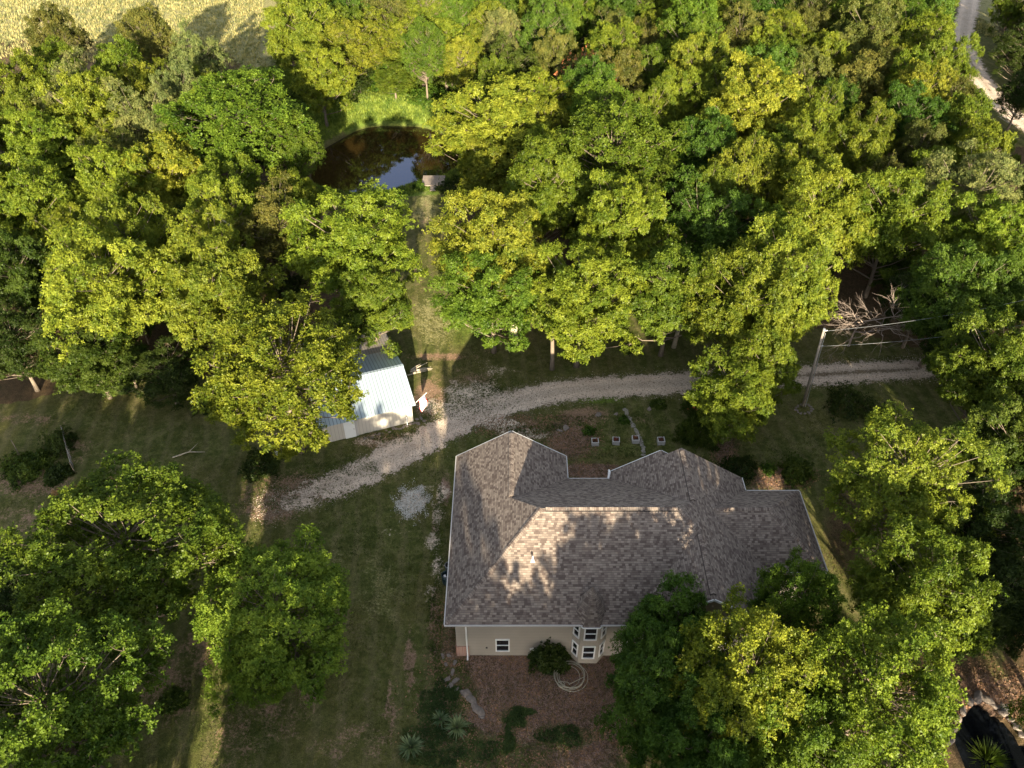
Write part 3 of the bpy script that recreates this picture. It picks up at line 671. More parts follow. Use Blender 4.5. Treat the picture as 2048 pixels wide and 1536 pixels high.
# --- hand-placed trees: (px, py, radius px, kind, colour, label, height)
T = [
 (258,1095,205,'oak','g2','broad lawn tree at lower left with sunlit top tufts, beside browned dead twigs',12.5),
 (562,1230,160,'oak','lawn','wide shaded deep green tree on the lawn left of the house',9.6),
 (520,1330,90,'airy','lawn','lower shaded tree touching the wide tree on the lawn left of the house',6.0),
 (100,1420,212,'oak','g2','big sunlit tree filling the bottom left corner of the photo',13.5),
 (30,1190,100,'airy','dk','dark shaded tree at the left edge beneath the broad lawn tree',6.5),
 (2012,592,74,'hick','g','green tree at the right edge level with the bare dead tree',12.0),
 (564,755,170,'oak','yg','rounded sunlit tree leaning over the left end of the metal roofed shed',14.0),
 (215,585,128,'hick','ye','bright yellow-green tree at the edge of the left lawn, leftmost of the bright pair',14.0),
 (435,585,112,'hick','ye','bright yellow-green tree behind the shed tree, right of the bright pair',13.5),
 (185,715,95,'hick','dg','shaded low green tree under the leftmost bright lawn-edge tree',8.0),
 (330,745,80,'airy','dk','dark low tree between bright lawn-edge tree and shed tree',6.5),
 (40,560,85,'hick','dg','deep green tree at left edge beside the leftmost bright tree',12.0),
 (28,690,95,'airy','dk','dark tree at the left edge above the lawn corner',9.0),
 (75,430,100,'hick','yg','spreading yellow-green tree at left edge, halfway up the wood',13.5),
 (708,502,124,'hick','yg','tall yellow-green tree standing behind the shed, left of the grassy track',14.5),
 (742,612,80,'hick','g2','green tree overhanging the upper end of the shed roof',10.5),
 (560,470,85,'airy','ol','olive tree between the shed track tree and the left wood',12.0),
 (990,500,116,'hick','ye','tall bright tree right of the grassy track, upper of two crowns',14.5),
 (985,594,106,'hick','g2','fresh green tree right of the grassy track with pale bare trunk foot',11.0),
 (1162,605,114,'hick','yg','yellow-green tree above the driveway bend, right of the pale trunk',12.5),
 (1230,325,128,'oak','g2','large dense round-crowned green tree right of the pond',15.5),
 (1235,470,100,'hick','yg','yellow-green tree in front of the large round tree right of the pond',14.0),
 (988,262,110,'hick','ye','pale yellow-green tree leaning over the right shore of the pond',14.0),
 (985,352,68,'hick','ye','small bright tree between pond dock and shore tree',10.0),
 (1085,215,74,'airy','yg','slim bright tree behind the pond shore tree',12.0),
 (1340,590,95,'hick','g2','green tree above the driveway with a leaning trunk below',12.0),
 (1568,575,108,'hick','ye','tall bright tree left of the utility pole, upper crown',15.5),
 (1490,620,105,'hick','yg','broad yellow-green tree above the driveway, left of the pole tree',14.0),
 (1465,795,85,'hick','yg','bright tree hanging over the driveway in front of the flower bush',9.0),
 (1522,735,72,'hick','yg','yellow-green tree at the foot of the utility pole',10.0),
 (1500,230,100,'hick','ye','tall bright tree rising in the upper right wood',15.5),
 (1410,470,95,'airy','g','green tree between the round pond tree and the tall driveway trees',13.5),
 (1640,440,100,'hick','yg','yellow-green tree behind the tall pole tree',14.5),
 (1780,450,95,'hick','yg','yellow-green tree in the middle of the right wood',14.5),
 (1935,400,105,'airy','pale','pale fine-leaved tree at the right edge of the wood',14.5),
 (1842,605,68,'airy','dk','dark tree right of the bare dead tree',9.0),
 (1900,600,95,'hick','g','green tree at right behind the power lines',13.0),
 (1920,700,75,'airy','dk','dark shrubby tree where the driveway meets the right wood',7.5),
 (1990,755,110,'hick','g2','sunlit tree at the right edge above the pale house-side tree',13.5),
 (2020,900,95,'hick','dg','deep green tree at the right edge below the sunlit one',11.5),
 (1808,962,146,'airy','ye','pale sunlit tree standing off the right end of the house roof',13.0),
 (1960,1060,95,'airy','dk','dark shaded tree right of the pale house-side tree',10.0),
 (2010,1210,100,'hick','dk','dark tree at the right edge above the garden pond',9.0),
 (1850,1190,126,'hick','yg','green tree below the pale house-side tree, sunlit on its left',12.5),
 (1590,1225,88,'oak','g2','tree touching the shingled eave at the house corner',10.5),
 (1340,1270,95,'hick','g','shaded green tree against the gable end of the house',9.5),
 (1330,1390,115,'hick','g','dark-sided tree nearest the bay window garden',10.5),
 (1490,1370,140,'oak','yg','big sunlit tree at the bottom, second from the bay window',13.5),
 (1740,1400,165,'oak','yg','big sunlit tree at the bottom beside the garden pond',13.5),
 (1600,1500,120,'hick','g2','sunlit tree cut by the bottom edge between the two big crowns',11.5),
 (1400,1500,110,'hick','g','tree cut by the bottom edge, nearest the brown mulch',9.5),
 (480,265,150,'oak','g2','large dense round-crowned tree left of the pond',15.5),
 (580,300,66,'oak','g2','green tree reaching the left shore of the pond',12.5),
 (300,262,78,'airy','pale','pale grey-green tree left of the large round pond tree',14.0),
 (365,205,55,'airy','pale','small pale-topped tree behind the large round pond tree',14.5),
 (165,215,85,'airy','pale','pale grey-green tree in the upper left wood',14.0),
 (115,85,52,'oak','ol','dark olive tree on the meadow edge, leftmost',13.0),
 (300,90,56,'oak','ol','olive round tree on the meadow edge behind the wood',13.5),
 (395,135,60,'airy','pale','pale tree on the meadow edge right of the olive round one',13.0),
 (250,160,55,'hick','yg','yellow-green tree in front of the olive meadow-edge tree',13.0),
 (110,165,66,'hick','yg','yellow-green tree in the top left corner wood',12.5),
 (230,395,85,'hick','yg','yellow-green tree in the middle of the left wood',13.5),
 (340,370,88,'hick','ye','bright yellow-green tree below the large round pond tree',13.0),
 (450,400,75,'hick','yg','yellow-green tree in front of the large round pond tree',11.5),
 (590,415,52,'hick','yg','small bright tree below the pond\'s left bank',10.0),
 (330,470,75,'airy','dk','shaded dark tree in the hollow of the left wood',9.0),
 (90,320,80,'hick','yg','yellow-green tree on the left edge below the pale trees',13.0),
 (640,160,60,'hick','yg','white-stemmed tree at the left end of the bank behind the pond',11.5),
 (600,75,72,'hick','ye','bright pale-limbed tree at the meadow corner behind the pond',14.5),
 (710,110,70,'airy','ye','bright tree behind the pond bank, second from the meadow',11.5),
 (800,85,75,'airy','ye','brightest yellow tree straight behind the pond',11.0),
 (890,105,68,'hick','ye','bright tree behind the right end of the pond bank',10.5),
 (790,170,45,'hick','g2','low green tree at the foot of the wood behind the pond',5.5),
 (1020,150,62,'airy','dg','deep green tree in the dark gap behind the pond shore tree',11.0),
 (1180,200,60,'oak','g','green tree behind the large round pond tree',13.5),
 (1812,255,72,'airy','g','green tree beside the far gravel road bend',13.5),
 (1848,98,58,'oak','yg','dense yellow-green tree left of the far gravel road',13.5),
 (1955,335,66,'hick','yg','yellow-green tree below the far gravel road',13.0),
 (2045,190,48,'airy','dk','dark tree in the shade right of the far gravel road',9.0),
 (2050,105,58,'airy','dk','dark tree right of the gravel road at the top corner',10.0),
]
for (a,b,r,k,c,l,h) in T: tree(a,b,r,k,c,l,h)
N_HAND = len(TREES)
# --- fill trees of the woods
FOREST = [[(-420,210),(40,200),(240,160),(400,170),(530,240),(600,330),(620,430),(560,600),(400,640),(330,700),(60,600),(-420,640)],
 [(560,-260),(560,120),(700,150),(960,160),(1080,330),(1080,450),(1100,560),(1280,590),(1640,560),(1760,600),(2600,640),(2600,330),(1990,340),(1900,210),(1870,100),(1890,-260)],
 [(1960,640),(2600,560),(2600,1700),(2060,1700),(2060,1320),(1960,1150),(1940,880)], [(1990,-260),(2500,-260),(2500,220),(2090,215),(1990,130),(1985,60)]]
NODE_NAMES = [(480,265,'large round tree left of the pond'),(1230,325,'large round tree right of the pond'),(1500,230,'tall bright upper right tree'),(765,60,'brightest tree behind the pond'),
 (1585,580,'tall bright pole-side tree'),(1935,400,'pale fine-leaved edge tree'),(215,585,'leftmost bright lawn-edge tree'),(165,215,'pale upper left tree'),(1740,580,'bare dead tree'),
 (1870,90,'dense tree by the gravel road'),(1990,755,'sunlit right edge tree'),(1160,135,'red-brown withered sapling'),(1780,450,'mid-wood yellow tree'),(1300,40,'top frame edge middle')]
used = set(t_[4] for t_ in TREES)
def auto_label(kind, col, px, py, size):
    if -60 > px or px > 2110 or py < -40 or py > 1576: base = 'outside'
    ds = sorted(NODE_NAMES, key=lambda q: (q[0]-px)**2+(q[1]-py)**2)
    def rel(q):
        dx, dy = px-q[0], py-q[1]
        if abs(dx) > abs(dy)*1.2: s_ = 'left of' if dx < 0 else 'right of'
        else: s_ = 'behind' if dy < 0 else 'in front of'
        d = math.hypot(dx, dy); return ('just ' if d < 110 else '' if d < 230 else 'well ')+s_+' the '+q[2]
    c = CNAME[col]
    cands = [f'{size} {c} tree {rel(ds[0])}', f'{size} {c} {KNAME[kind]} tree {rel(ds[0])}', f'{size} {c} tree {rel(ds[1])}', f'{size} {c} {KNAME[kind]} tree {rel(ds[1])}', f'{size} {c} tree {rel(ds[2])}', f'{size} {c} {KNAME[kind]} tree {rel(ds[2])}']
    for s_ in cands:
        if s_ not in used and len(s_.split()) <= 16: used.add(s_); return s_
    return cands[1]
rng = np.random.default_rng(5); fills = []
cand = []
for _ in range(9000):
    yy = rng.uniform(15, 215); xx = rng.uniform(-100, 100)
    px, py = proj(xx, yy, 8.0)
    if px < -380 or px > 2450 or py < -240 or py > 1650: continue
    if any(in_poly(np.array([px]), np.array([py]), f)[0] for f in FOREST): cand.append((xx, yy, px, py))
KEEP = np.array([(1960,1430),(1990,1450),(1990,1500),(2030,1520),(1950,1480),(1930,10),(1926,50),(1928,90),(1945,130),(1968,165),(1992,200),(1975,20),(1990,40),(700,300),(700,340),(760,370),(820,375),(860,380),(880,345),(860,420),(850,480),(845,560),(850,620),(40,5),(200,15),(450,70),(1740,575),(1720,610),(1775,560),(1745,530),(500,110),(530,150),(470,30),(350,20)], float)
def clear_view(px, py, r):
    return np.min(np.hypot(KEEP[:,0]-px, (KEEP[:,1]-py)/1.1)) > r*1.22
def road_ok(xx, yy, m):
    return min(np.min(np.hypot(DRVC[:,0]-xx, DRVC[:,1]-yy)), np.min(np.hypot(RDC[:,0]-xx, RDC[:,1]-yy))) > m
for (xx, yy, px, py) in cand:
    R0 = rng.uniform(2.9, 4.6)
    if not road_ok(xx, yy, 2.0+R0*.8): continue
    if pond_d(xx, yy) < 1.15+R0/12: continue
    if any(math.hypot(t_[0]-xx, t_[1]-yy) < (t_[2]+R0)*.76 for t_ in TREES): continue
    if not clear_view(px, py, R0*FPX/depth(yy, 8)): continue
    inframe = -90 < px < 2140 and -60 < py
    if not inframe and rng.random() < .8: continue
    zone_r = px > 1050
    k = rng.choice(['hick','airy','oak'], p=[.45,.33,.22])
    if py < 160 and px > 1100: c = rng.choice(['g2','ol','yg','g'], p=[.3,.25,.3,.15])
    else: c = rng.choice(['yg','ye','g2','g','pale','ol'], p=[.42,.14,.2,.12,.05,.07])
    size = 'small' if R0 < 3.4 else 'medium' if R0 < 4.0 else 'broad'
    place_tree(xx, yy, R0, min(15.5, R0*2+rng.uniform(4.0, 6.5)), k, c, auto_label(k, c, px, py, size), 'trees filling the dense wood')
# understory
US = []
for (xx, yy, px, py) in cand:
    if not (-120 < px < 2170 and -80 < py < 1600): continue
    R0 = rng.uniform(1.5, 2.6)
    if not road_ok(xx, yy, 1.8+R0): continue
    if pond_d(xx, yy) < 1.2+R0/12: continue
    if any(math.hypot(t_[0]-xx, t_[1]-yy) < 4.3 for t_ in US): continue
    if len(US) > 170: break
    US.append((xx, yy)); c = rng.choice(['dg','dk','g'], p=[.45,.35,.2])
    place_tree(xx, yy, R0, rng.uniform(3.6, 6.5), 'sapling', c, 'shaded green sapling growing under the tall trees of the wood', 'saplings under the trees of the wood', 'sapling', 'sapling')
# trees just south of the picture, which shade the lawn and roof
off = [(-34,3,5.5,15.5,0),(-24.5,6,4.8,15,0),(-12.2,5,3.7,17,0),(-20.2,5,2.5,15.5,0),(-21.6,9,2.4,8.5,0),(-41,4,5.5,16,0),(-49,9,5,16,0),(-8.6,4,3.2,16.6,0),(-4.3,5,2.7,14.2,0),(-.2,4,2.3,16.0,0),(3.5,5,2.6,14.6,0),(7.4,4.5,3.1,17.2,0),(10.9,5,3.4,17.0,0),
       (-1.5,-1.5,3.2,14.8,0),(3.5,-2,3.6,15.0,0),(8.5,-2.5,3.8,17.2,0),(-6.5,-2,3.8,15.2,0),(-12,-3,4,16,0),(-29,-5,5,16,0),(20,2,4.0,10,0),(32,7,5.2,15.5,0),(24.5,9,2.6,6.5,0),(-23.6,11,2.7,7,0),(-27.5,12,2.6,7,0),(-14.6,10,2.6,6.5,0),(-9,11,2.4,6,0)]
for k, (a,b,r,h,_) in enumerate(off):
    place_tree(a, b, r, h, ['hick','airy','oak'][k%3], ['g2','yg','g'][k%3], 'tree standing below the bottom edge of the photo, south of the house', 'trees south of the house')
# ------------------------------------------------------------------ SHRUBS AND PLANTS
def bush_mesh(seed, R, H, n, Lf, Wf, nl=5, up=.5, tilt=.4):
    r = np.random.default_rng(seed); d = unit(r.normal(0, 1, (n, 3))); d[:, 2] = np.abs(d[:, 2])
    aa = np.arctan2(d[:,1], d[:,0]); k = 1+.2*np.sin(3*aa+seed)+.16*np.sin(7*aa+seed*2+4*d[:,2])+.12*np.sin(13*aa+9*d[:,2])
    P = d*np.array([R, R, H])*(r.uniform(.55, 1, (n, 1))**.6)*k[:, None]; A = d*.7+np.array([0, 0, up])+r.normal(0, .3, d.shape)
    V, T_ = rosettes(P, A, nl, Lf, Wf, tilt, r); return leaf_mesh('foliage', V, T_)
def bush(px, py, R, H, n, Lf, Wf, col, label, cat='shrub', name='shrub', seed=1, tilt=.4, nl=5, zb=0.0):
    x, y = at(px, py, zb+H*.4); o = thing(name, label, cat, (x, y, float(height(np.array([x]), np.array([y]))[0])))
    f = link('foliage', bush_mesh(seed, R, H, n, Lf, Wf, nl, tilt=tilt), o); f.color = (*COLR[col], 1)
    mb = MB(); 
    for k in range(5):
        a = k*1.26; mb.tube([(0,0,-.1),(R*.3*math.cos(a),R*.3*math.sin(a),H*.7)], [.04,.015], 5)
    mb.build('stem', M_BARK, o, True); return o
bush(1097,1308,1.25,1.9,1100,.20,.10,'dk','round dark green bush against the house wall left of bay window',seed=3)
bush(1395,862,1.7,1.5,1500,.34,.05,'dg','spiky dark green juniper bush beyond the house gable',seed=4,tilt=.9)
bush(1397,815,1.3,1.3,700,.26,.05,'dg','orange flowering bush beside the driveway under the bright tree',seed=5,tilt=.8)
bush(1482,934,1.4,1.0,900,.16,.09,'dk','low dark shrub close to the roof edge on the north side',seed=6)
bush(1538,936,.6,.7,260,.16,.08,'g','small bright shrub between the low dark shrub and the rounder one',seed=7)
bush(1594,938,1.25,1.7,1000,.20,.09,'dg','upright green shrub north of the right house wing',seed=8)
bush(1700,805,2.0,1.9,700,.22,.10,'dk','thin see-through young tree on the shaded lawn right of the pole',seed=9)
bush(1762,830,1.2,1.3,260,.22,.10,'dk','faint low shrub beside the see-through young tree',seed=10)
bush(118,882,1.3,1.5,800,.2,.08,'dk','dark shrub at the top of the wire fence',seed=11)
bush(50,930,1.9,.9,900,.24,.12,'dg','wide low green bramble patch left of the wire fence',seed=12)
bush(112,945,1.1,.8,420,.24,.12,'dk','small bramble clump between fence and wide bramble patch',seed=13)
bush(345,1398,.9,.6,300,.22,.12,'dg','small green clump on brown ground between corner tree and lawn tree',seed=14)
bush(1178,862,.55,.4,200,.14,.08,'g','small green clump in the mulch left of the planters',seed=15)
bush(1248,840,.5,.35,180,.14,.08,'g','small green clump beside the top of the stepping stones',seed=16)
bush(1319,807,.7,.5,220,.16,.08,'dg','small green clump on the driveway verge above the planters',seed=17)
bush(1255,700,.5,.5,80,.16,.08,'dk','tiny weed clump in the shade above the driveway bend',seed=18)
bush(985,925,.7,.4,200,.14,.07,'dg','green weeds hugging the north-west roof corner',seed=20)
bush(520,930,1.6,1.0,600,.22,.10,'dk','dark shrub beneath the rounded shed tree',seed=21)
bush(430,800,1.8,1.6,700,.24,.12,'dk','dark bush on the lawn edge left of the shed tree',seed=22)
for i,(px,py,R,H) in enumerate(((640,182,3.2,1.6),(700,190,3.0,1.4),(745,178,2.4,1.2),(800,192,2.6,1.3),(590,205,3.0,1.6),(860,205,3.0,1.6),(905,215,2.6,1.6),(940,195,2.6,1.6))):
    bush(px,py,R,H,800,.34,.17,['g2','g2','g','g2','dg','g','dg','dg'][i],['leftmost low shrub of the bank behind the pond','low shrub on bank behind the pond, by white stem','low shrub at the bank middle behind the pond','sunlit low shrub on bank right behind the pond','shaded low shrub on bank left of the leftmost white stem','shaded low shrub on bank behind the pond\'s right end','shaded low shrub right of the pond bank near the shore tree','shrub in the dark corner behind the pond bank'][i],seed=30+i)
bush(838,372,.8,.7,300,.2,.1,'g','tuft of waterside green beside the wooden dock',seed=41)
bush(905,372,2.0,1.4,500,.25,.12,'dk','dark shrub right of the wooden dock',seed=42)
# orange flowers on the flowering bush
fx, fy = at(1397,815,.9); mb = MB(); r = random.Random(4)
M_ORANGE = simple('orange_petals', (.45,.11,.04), .7, .3, 9)
for k in range(46):
    a = r.uniform(0,6.28); d = r.uniform(.2,1.2); c = Vector((d*math.cos(a), d*math.sin(a), r.uniform(.9,1.4)-.25*d))
    for q in range(5):
        b = q*1.257; mb.add([c, c+Vector((.11*math.cos(b),.11*math.sin(b),.05)), c+Vector((.11*math.cos(b+.7),.11*math.sin(b+.7),.05))], [(0,1,2)])
for o in bpy.data.objects:
    if o.get('label','').startswith('orange flowering'): mb.build('flowers', M_ORANGE, o)
# yuccas and the grassy pond plant
def spiky(px, py, n, Lf, Wf, col, label, seed, tiltr=(.15,1.35), name='yucca', cat='yucca'):
    r = np.random.default_rng(seed); V = []; T_ = []
    for k in range(n):
        a = r.uniform(0, 2*PI); ti = r.uniform(*tiltr); l = Lf*r.uniform(.75, 1.1); d = np.array([math.cos(a)*math.cos(ti), math.sin(a)*math.cos(ti), math.sin(ti)]); s_ = np.array([-math.sin(a), math.cos(a), 0])
        p1 = d*l*.5; p2 = d*l-np.array([0,0,.22*l*math.cos(ti)]); w_ = Wf
        V += [np.zeros(3), p1+s_*w_/2, p2, p1-s_*w_/2]; T_.append(r.random())
    x, y = at(px, py, .3); o = thing(name, label, cat, (x, y, float(height(np.array([x]), np.array([y]))[0])+.05))
    f = link('leaves', leaf_mesh('leaves', np.array(V), np.array(T_)), o); f.color = (*COLR[col], 1)
    mb = MB(); mb.tube([(0,0,-.1),(0,0,.15)], [.09,.07], 7); mb.build('stem', M_BARK, o); return o
COLR['yuc'] = (.15,.20,.11)
spiky(914,1452,130,1.05,.085,'yuc','spiky yucca beside the stone edging, larger and nearer the house',1)
spiky(880,1436,70,.75,.075,'yuc','smaller yucca tucked against the left of the larger one',2)
spiky(821,1492,130,1.0,.085,'yuc','yucca alone at the bottom of the lawn strip',3)
spiky(1985,1508,520,1.75,.05,'dg','big mound of grassy leaves standing in the black garden pond',4,(.2,1.5),'ornamental_grass','grass plant')
# ------------------------------------------------------------------ SMALL THINGS
def rock_mesh(seed, sx, sy, sz, mat):
    import bmesh
    bm = bmesh.new(); bmesh.ops.create_icosphere(bm, subdivisions=2, radius=.5); r = random.Random(seed); ax = [Vector((r.gauss(0,1),r.gauss(0,1),r.gauss(0,1))).normalized() for _ in range(9)]
    for v in bm.verts:
        for a in ax:
            d = v.co.dot(a)-.27
            if d > 0: v.co -= a*d*.95
        v.co.x *= sx; v.co.y *= sy; v.co.z *= sz
    me = bpy.data.meshes.new('rock'); bm.to_mesh(me); bm.free(); me.materials.append(mat); return me
ROCKS = [rock_mesh(i, 1.25, .85, .6, M_STONE) for i in range(6)]; PROCK = [rock_mesh(20+i, 1.2, .9, .28, M_PALESTONE) for i in range(4)]
def rock(px, py, s, rz, label, grp, pool=ROCKS, name='rock', cat='rock', sink=.0):
    x, y = at(px, py); o = link(name, pool[random.randrange(len(pool))]); o.location = (x, y, float(height(np.array([x]), np.array([y]))[0])+sink)
    o.rotation_euler = (random.uniform(-.1,.1), random.uniform(-.1,.1), rz); o.scale = (s,s,s); tag(o, label, cat, grp); return o
L1 = 'brown rock in the edging between lawn and mulch bed'
for i, (a,b) in enumerate(((885,1313),(899,1312),(910,1325),(893,1330),(905,1345),(896,1358),(912,1362),(901,1372),(914,1378),(921,1384))):
    rock(a,b,random.uniform(.35,.6),random.uniform(0,3),'brown rock in the tumbled row below the house\'s left corner','rocks tumbled below the house corner')
for i, (a,b,s_) in enumerate(((930,1388,.75),(943,1401,.62),(950,1412,.6),(958,1424,.7),(964,1433,.5))):
    rock(a,b,s_*1.25,R_(-48),['first large flat edging stone below the tumbled rocks','second edging stone of the slanting row by the yucca','middle edging stone of the slanting row by the yucca','fourth edging stone of the slanting row by the yucca','pale last edging stone at the lower end of the row'][i],'edging stones by the yucca', name='edging_stone', cat='stone')
SS = catmull([(1250,819),(1256,833),(1266,850),(1275,866),(1282,884),(1287,898),(1289,912)], 4)
for i, (a,b) in enumerate(SS[:-1]):
    rock(a+random.uniform(-1.5,1.5),b,random.uniform(.42,.56),random.uniform(0,3),'flat pale stepping stone in the winding row beyond the house','stepping stones in the garden', PROCK, 'stepping_stone', 'stepping stone', .0)
for i,(a,b,s_,l) in enumerate(((1196,831,.8,'grey boulder in the mulch upper left of the planters'),(1232,829,.5,'small grey boulder right of the larger one by the driveway'),(1131,857,.8,'grey boulder half sunk near the roof peak'),(1119,862,.5,'small boulder beside the half sunk boulder'),(1298,818,.6,'pale flat rock on the verge right of the stepping stones'))):
    rock(a,b,s_,i,l,None,name='boulder',cat='boulder')
for i in range(16):
    a = i/15; px = 730+a*105; py = 875-a*32+random.uniform(-2,5)
    rock(px,py,random.uniform(.25,.5),i,'reddish rock in the heap along the shed\'s front wall','rocks along the shed wall')
for i,(a,b) in enumerate(((833,838),(836,846),(842,836),(848,842))): rock(a,b,.4,i,'grey rock heaped under the flag by the shed corner','rocks under the flag')
for i in range(14):
    a = i/13*2*PI; x_, y_ = at(1608+16*math.cos(a), 818+9*math.sin(a)); o = rock(1608+16*math.cos(a),818+9*math.sin(a),.35,i,'small stone of the ring around the bed below the utility pole','stone ring below the pole')
gp = [(1900,1480),(1908,1458),(1916,1440),(1925,1422),(1940,1405),(1956,1394),(1975,1402),(1990,1414),(2005,1427),(2020,1440),(2034,1455),(2046,1470)]
for i,(a,b) in enumerate(gp):
    rock(a,b,random.uniform(.5,.85),R_(60 if i < 6 else -40)+random.uniform(-.3,.3),'dark rock on the rim of the black garden pond','rocks around the garden pond', name='pond_rock')
rock(2012,1419,.95,R_(-38),'pale elongated stone lying beyond the garden pond rim',None,PROCK,name='pond_rock')
rock(856,1031,.18,0,'tiny white stone on the lawn right of the gravel patch',None,PROCK,name='pebble',cat='stone')
# planters
def planter(px, py, rz, label, seed):
    x, y = at(px, py, .25); o = thing('planter', label, 'planter', (x, y, 0), rz, 'square concrete planters in a row'); mb = MB(); s_, t_, h = .62, .07, .46
    for dx, dy, a, b in ((0,-s_/2+t_/2,s_,t_),(0,s_/2-t_/2,s_,t_),(-s_/2+t_/2,0,t_,s_-2*t_),(s_/2-t_/2,0,t_,s_-2*t_)): mb.box((dx,dy,h/2),(a,b,h))
    mb.build('box', M_CONC, o); mb = MB(); mb.box((0,0,h/2-.04),(s_-2*t_,s_-2*t_,h-.08)); mb.build('soil', M_SOIL, o)
    r = np.random.default_rng(seed); n = 22; P = np.stack([r.uniform(-.2,.2,n), r.uniform(-.2,.2,n), r.uniform(.4,.58,n)], 1)
    V, T_ = rosettes(P, np.array([[0,0,1.]])+r.normal(0,.3,(n,3)), 5, .09, .045, .3, r); f = link('plant', leaf_mesh('plant', V, T_), o); f.color = ((.13,.06,.035,1),(.20,.045,.03,1),(.24,.10,.06,1),(.10,.04,.03,1))[seed%4]
planter(1190,884,.02,'square concrete planter with dark soil, leftmost of the four',0)
planter(1232,882,-.08,'square concrete planter of red leaves, second of the four from left',1)
planter(1271,879,-.02,'square concrete planter of pinkish plants just left of the stepping stones',2)
planter(1322,882,.02,'square concrete planter right of the stepping stones',3)
# utility pole + wires
bx, by = at(1606,812); tp = Vector((*at(1648,660,8.6), 8.6))
up_ = thing('utility_pole', 'weathered wooden utility pole beside the driveway, carrying two wires to the right', 'utility pole', (bx, by, 0))
mb = MB(); B = Vector((0,0,-.4)); Tq = tp-Vector((bx,by,0)); mb.tube([B, B*.5+Tq*.5, Tq], [.14,.12,.10], 10); mb.build('pole', M_POLE, up_, True)
mb = MB(); mb.tube([B+Vector((.20,-.1,0)), Tq*.97+Vector((.17,-.06,0))], [.03,.03], 6); mb.build('conduit', M_METAL, up_)
mb = MB(); mb.tube([Tq+Vector((0,0,-.02)), Tq+Vector((0,0,.14))], [.13,.10], 10); mb.build('pole_cap', M_METAL, up_)
mb = MB()
for f_ in (.99,.80): mb.tube([Tq*f_+Vector((.12,0,0)), Tq*f_+Vector((.32,.03,.03))], [.05,.035], 6)
mb.build('insulator', M_WHITE, up_)
def wire(a, b, sag, label):
    a = Vector(a); b = Vector(b); pts = [a.lerp(b, k/16)-Vector((0,0,sag*4*(k/16)*(1-k/16))) for k in range(17)]
    mb = MB(); mb.tube(pts, .011, 5); o = mb.build('power_line', M_GREY, None, True); tag(o, label, 'power line', 'power lines'); return o
e1 = (*at(2100,588,9.6), 9.6); e2 = (*at(2100,640,7.7), 7.7)
wire(Vector((bx,by,0))+Tq*.99+Vector((.3,0,0)), e1, .5, 'upper wire running right from the top of the utility pole')
wire(Vector((bx,by,0))+Tq*.80+Vector((.3,0,0)), e2, .5, 'lower wire running right from the utility pole')
wire((*at(1990,206,9),9), (*at(2120,262,9),9), .3, 'upper wire crossing beside the far gravel road'); wire((*at(1996,232,8),8), (*at(2120,290,8),8), .3, 'lower wire crossing beside the far gravel road')
# dock
dk = thing('dock', 'weathered wooden platform dock at the near shore of the pond', 'dock', (*at(867,361,.3), 0))
mb = MB()
for i in range(11): mb.box((0,-1.25+i*.25,.30+random.uniform(-.008,.008)),(2.9,.225,.05), rz=random.uniform(-.006,.006))
mb.build('deck', M_WOOD, dk); mb = MB(); mb.box((.1,-2.0,.24),(.75,1.35,.05)); mb.build('ramp', M_WOOD, dk)
for sx in (-1.3,1.3):
    for sy in (-1.15,1.2): mb = MB(); mb.tube([(sx,sy,-1.6),(sx,sy,.27)], .09, 8); mb.build('post', M_WOOD, dk)
mb = MB(); mb.bar((-1.4,-1.2,.2),(1.4,-1.2,.2),.08,.14); mb.bar((-1.4,1.2,.2),(1.4,1.2,.2),.08,.14); mb.build('beam', M_WOOD, dk)
# bins beside the house
def bin_(px, py, r0, h, mat, rim, label, white=False):
    x, y = at(px, py, h); o = thing('bin', label, 'bin', (x, y, 0)); mb = MB(); mb.tube([(0,0,0),(0,0,h)], [r0*.82, r0], 20, cap=False)
    mb.add([(r0*.82*math.cos(2*PI*k/20), r0*.82*math.sin(2*PI*k/20), .02) for k in range(20)], [tuple(range(20))]); mb.build('body', mat, o, True)
    mb = MB()
    for k in range(20): a = 2*PI*k/20; mb.bar((r0*.86*math.cos(a),r0*.86*math.sin(a),.05),(r0*1.0*math.cos(a),r0*1.0*math.sin(a),h-.1),.03,.03)
    mb.build('ribs', rim, o)
    mb = MB(); mb.tube([(r0*1.02*math.cos(2*PI*k/24), r0*1.02*math.sin(2*PI*k/24), h) for k in range(25)], .035, 6, cap=False); mb.build('rim', rim, o, True)
    mb = MB(); mb.tube([(0,0,h*.55),(0,0,h*.6)], [r0*.9,r0*.9], 18); mb.build('contents', M_BLACK, o)
    if white: mb = MB(); mb.box((-.12,0,h*.8),(.24,.34,.2), .5, taper=.6); mb.build('bag', M_WHITE, o)
bin_(897,1130,.26,.75,M_BLACK,M_GREY,'small black round bin with grey rim beside the house wall')
bin_(893,1150,.36,.95,M_TEAL,M_TEAL,'larger dark ribbed bin with white bag inside beside the house wall',True)
# hose coil
hx, hy = at(1140,1352,.03); pts = []
for i in range(260):
    a = i*.145; k = 1.0+.14*math.sin(i*.061)-.0006*i; ox = .14*math.sin(i*.03); pts.append((hx+ox+k*1.0*math.cos(a), hy+.05*math.cos(i*.05)+k*.98*math.sin(a), .03+.012*(i*.145//6.28)))
for i in range(70):
    a = i*.3; pts.append((hx-.62+.22*math.cos(a)+(.3 if i < 4 else 0), hy-.62+.2*math.sin(a), .1))
mb = MB(); mb.tube([p for p in pts], .021, 5); tag(mb.build('garden_hose', M_HOSE, None, True), 'pale coiled garden hose lying on the mulch below the bay window', 'garden hose')
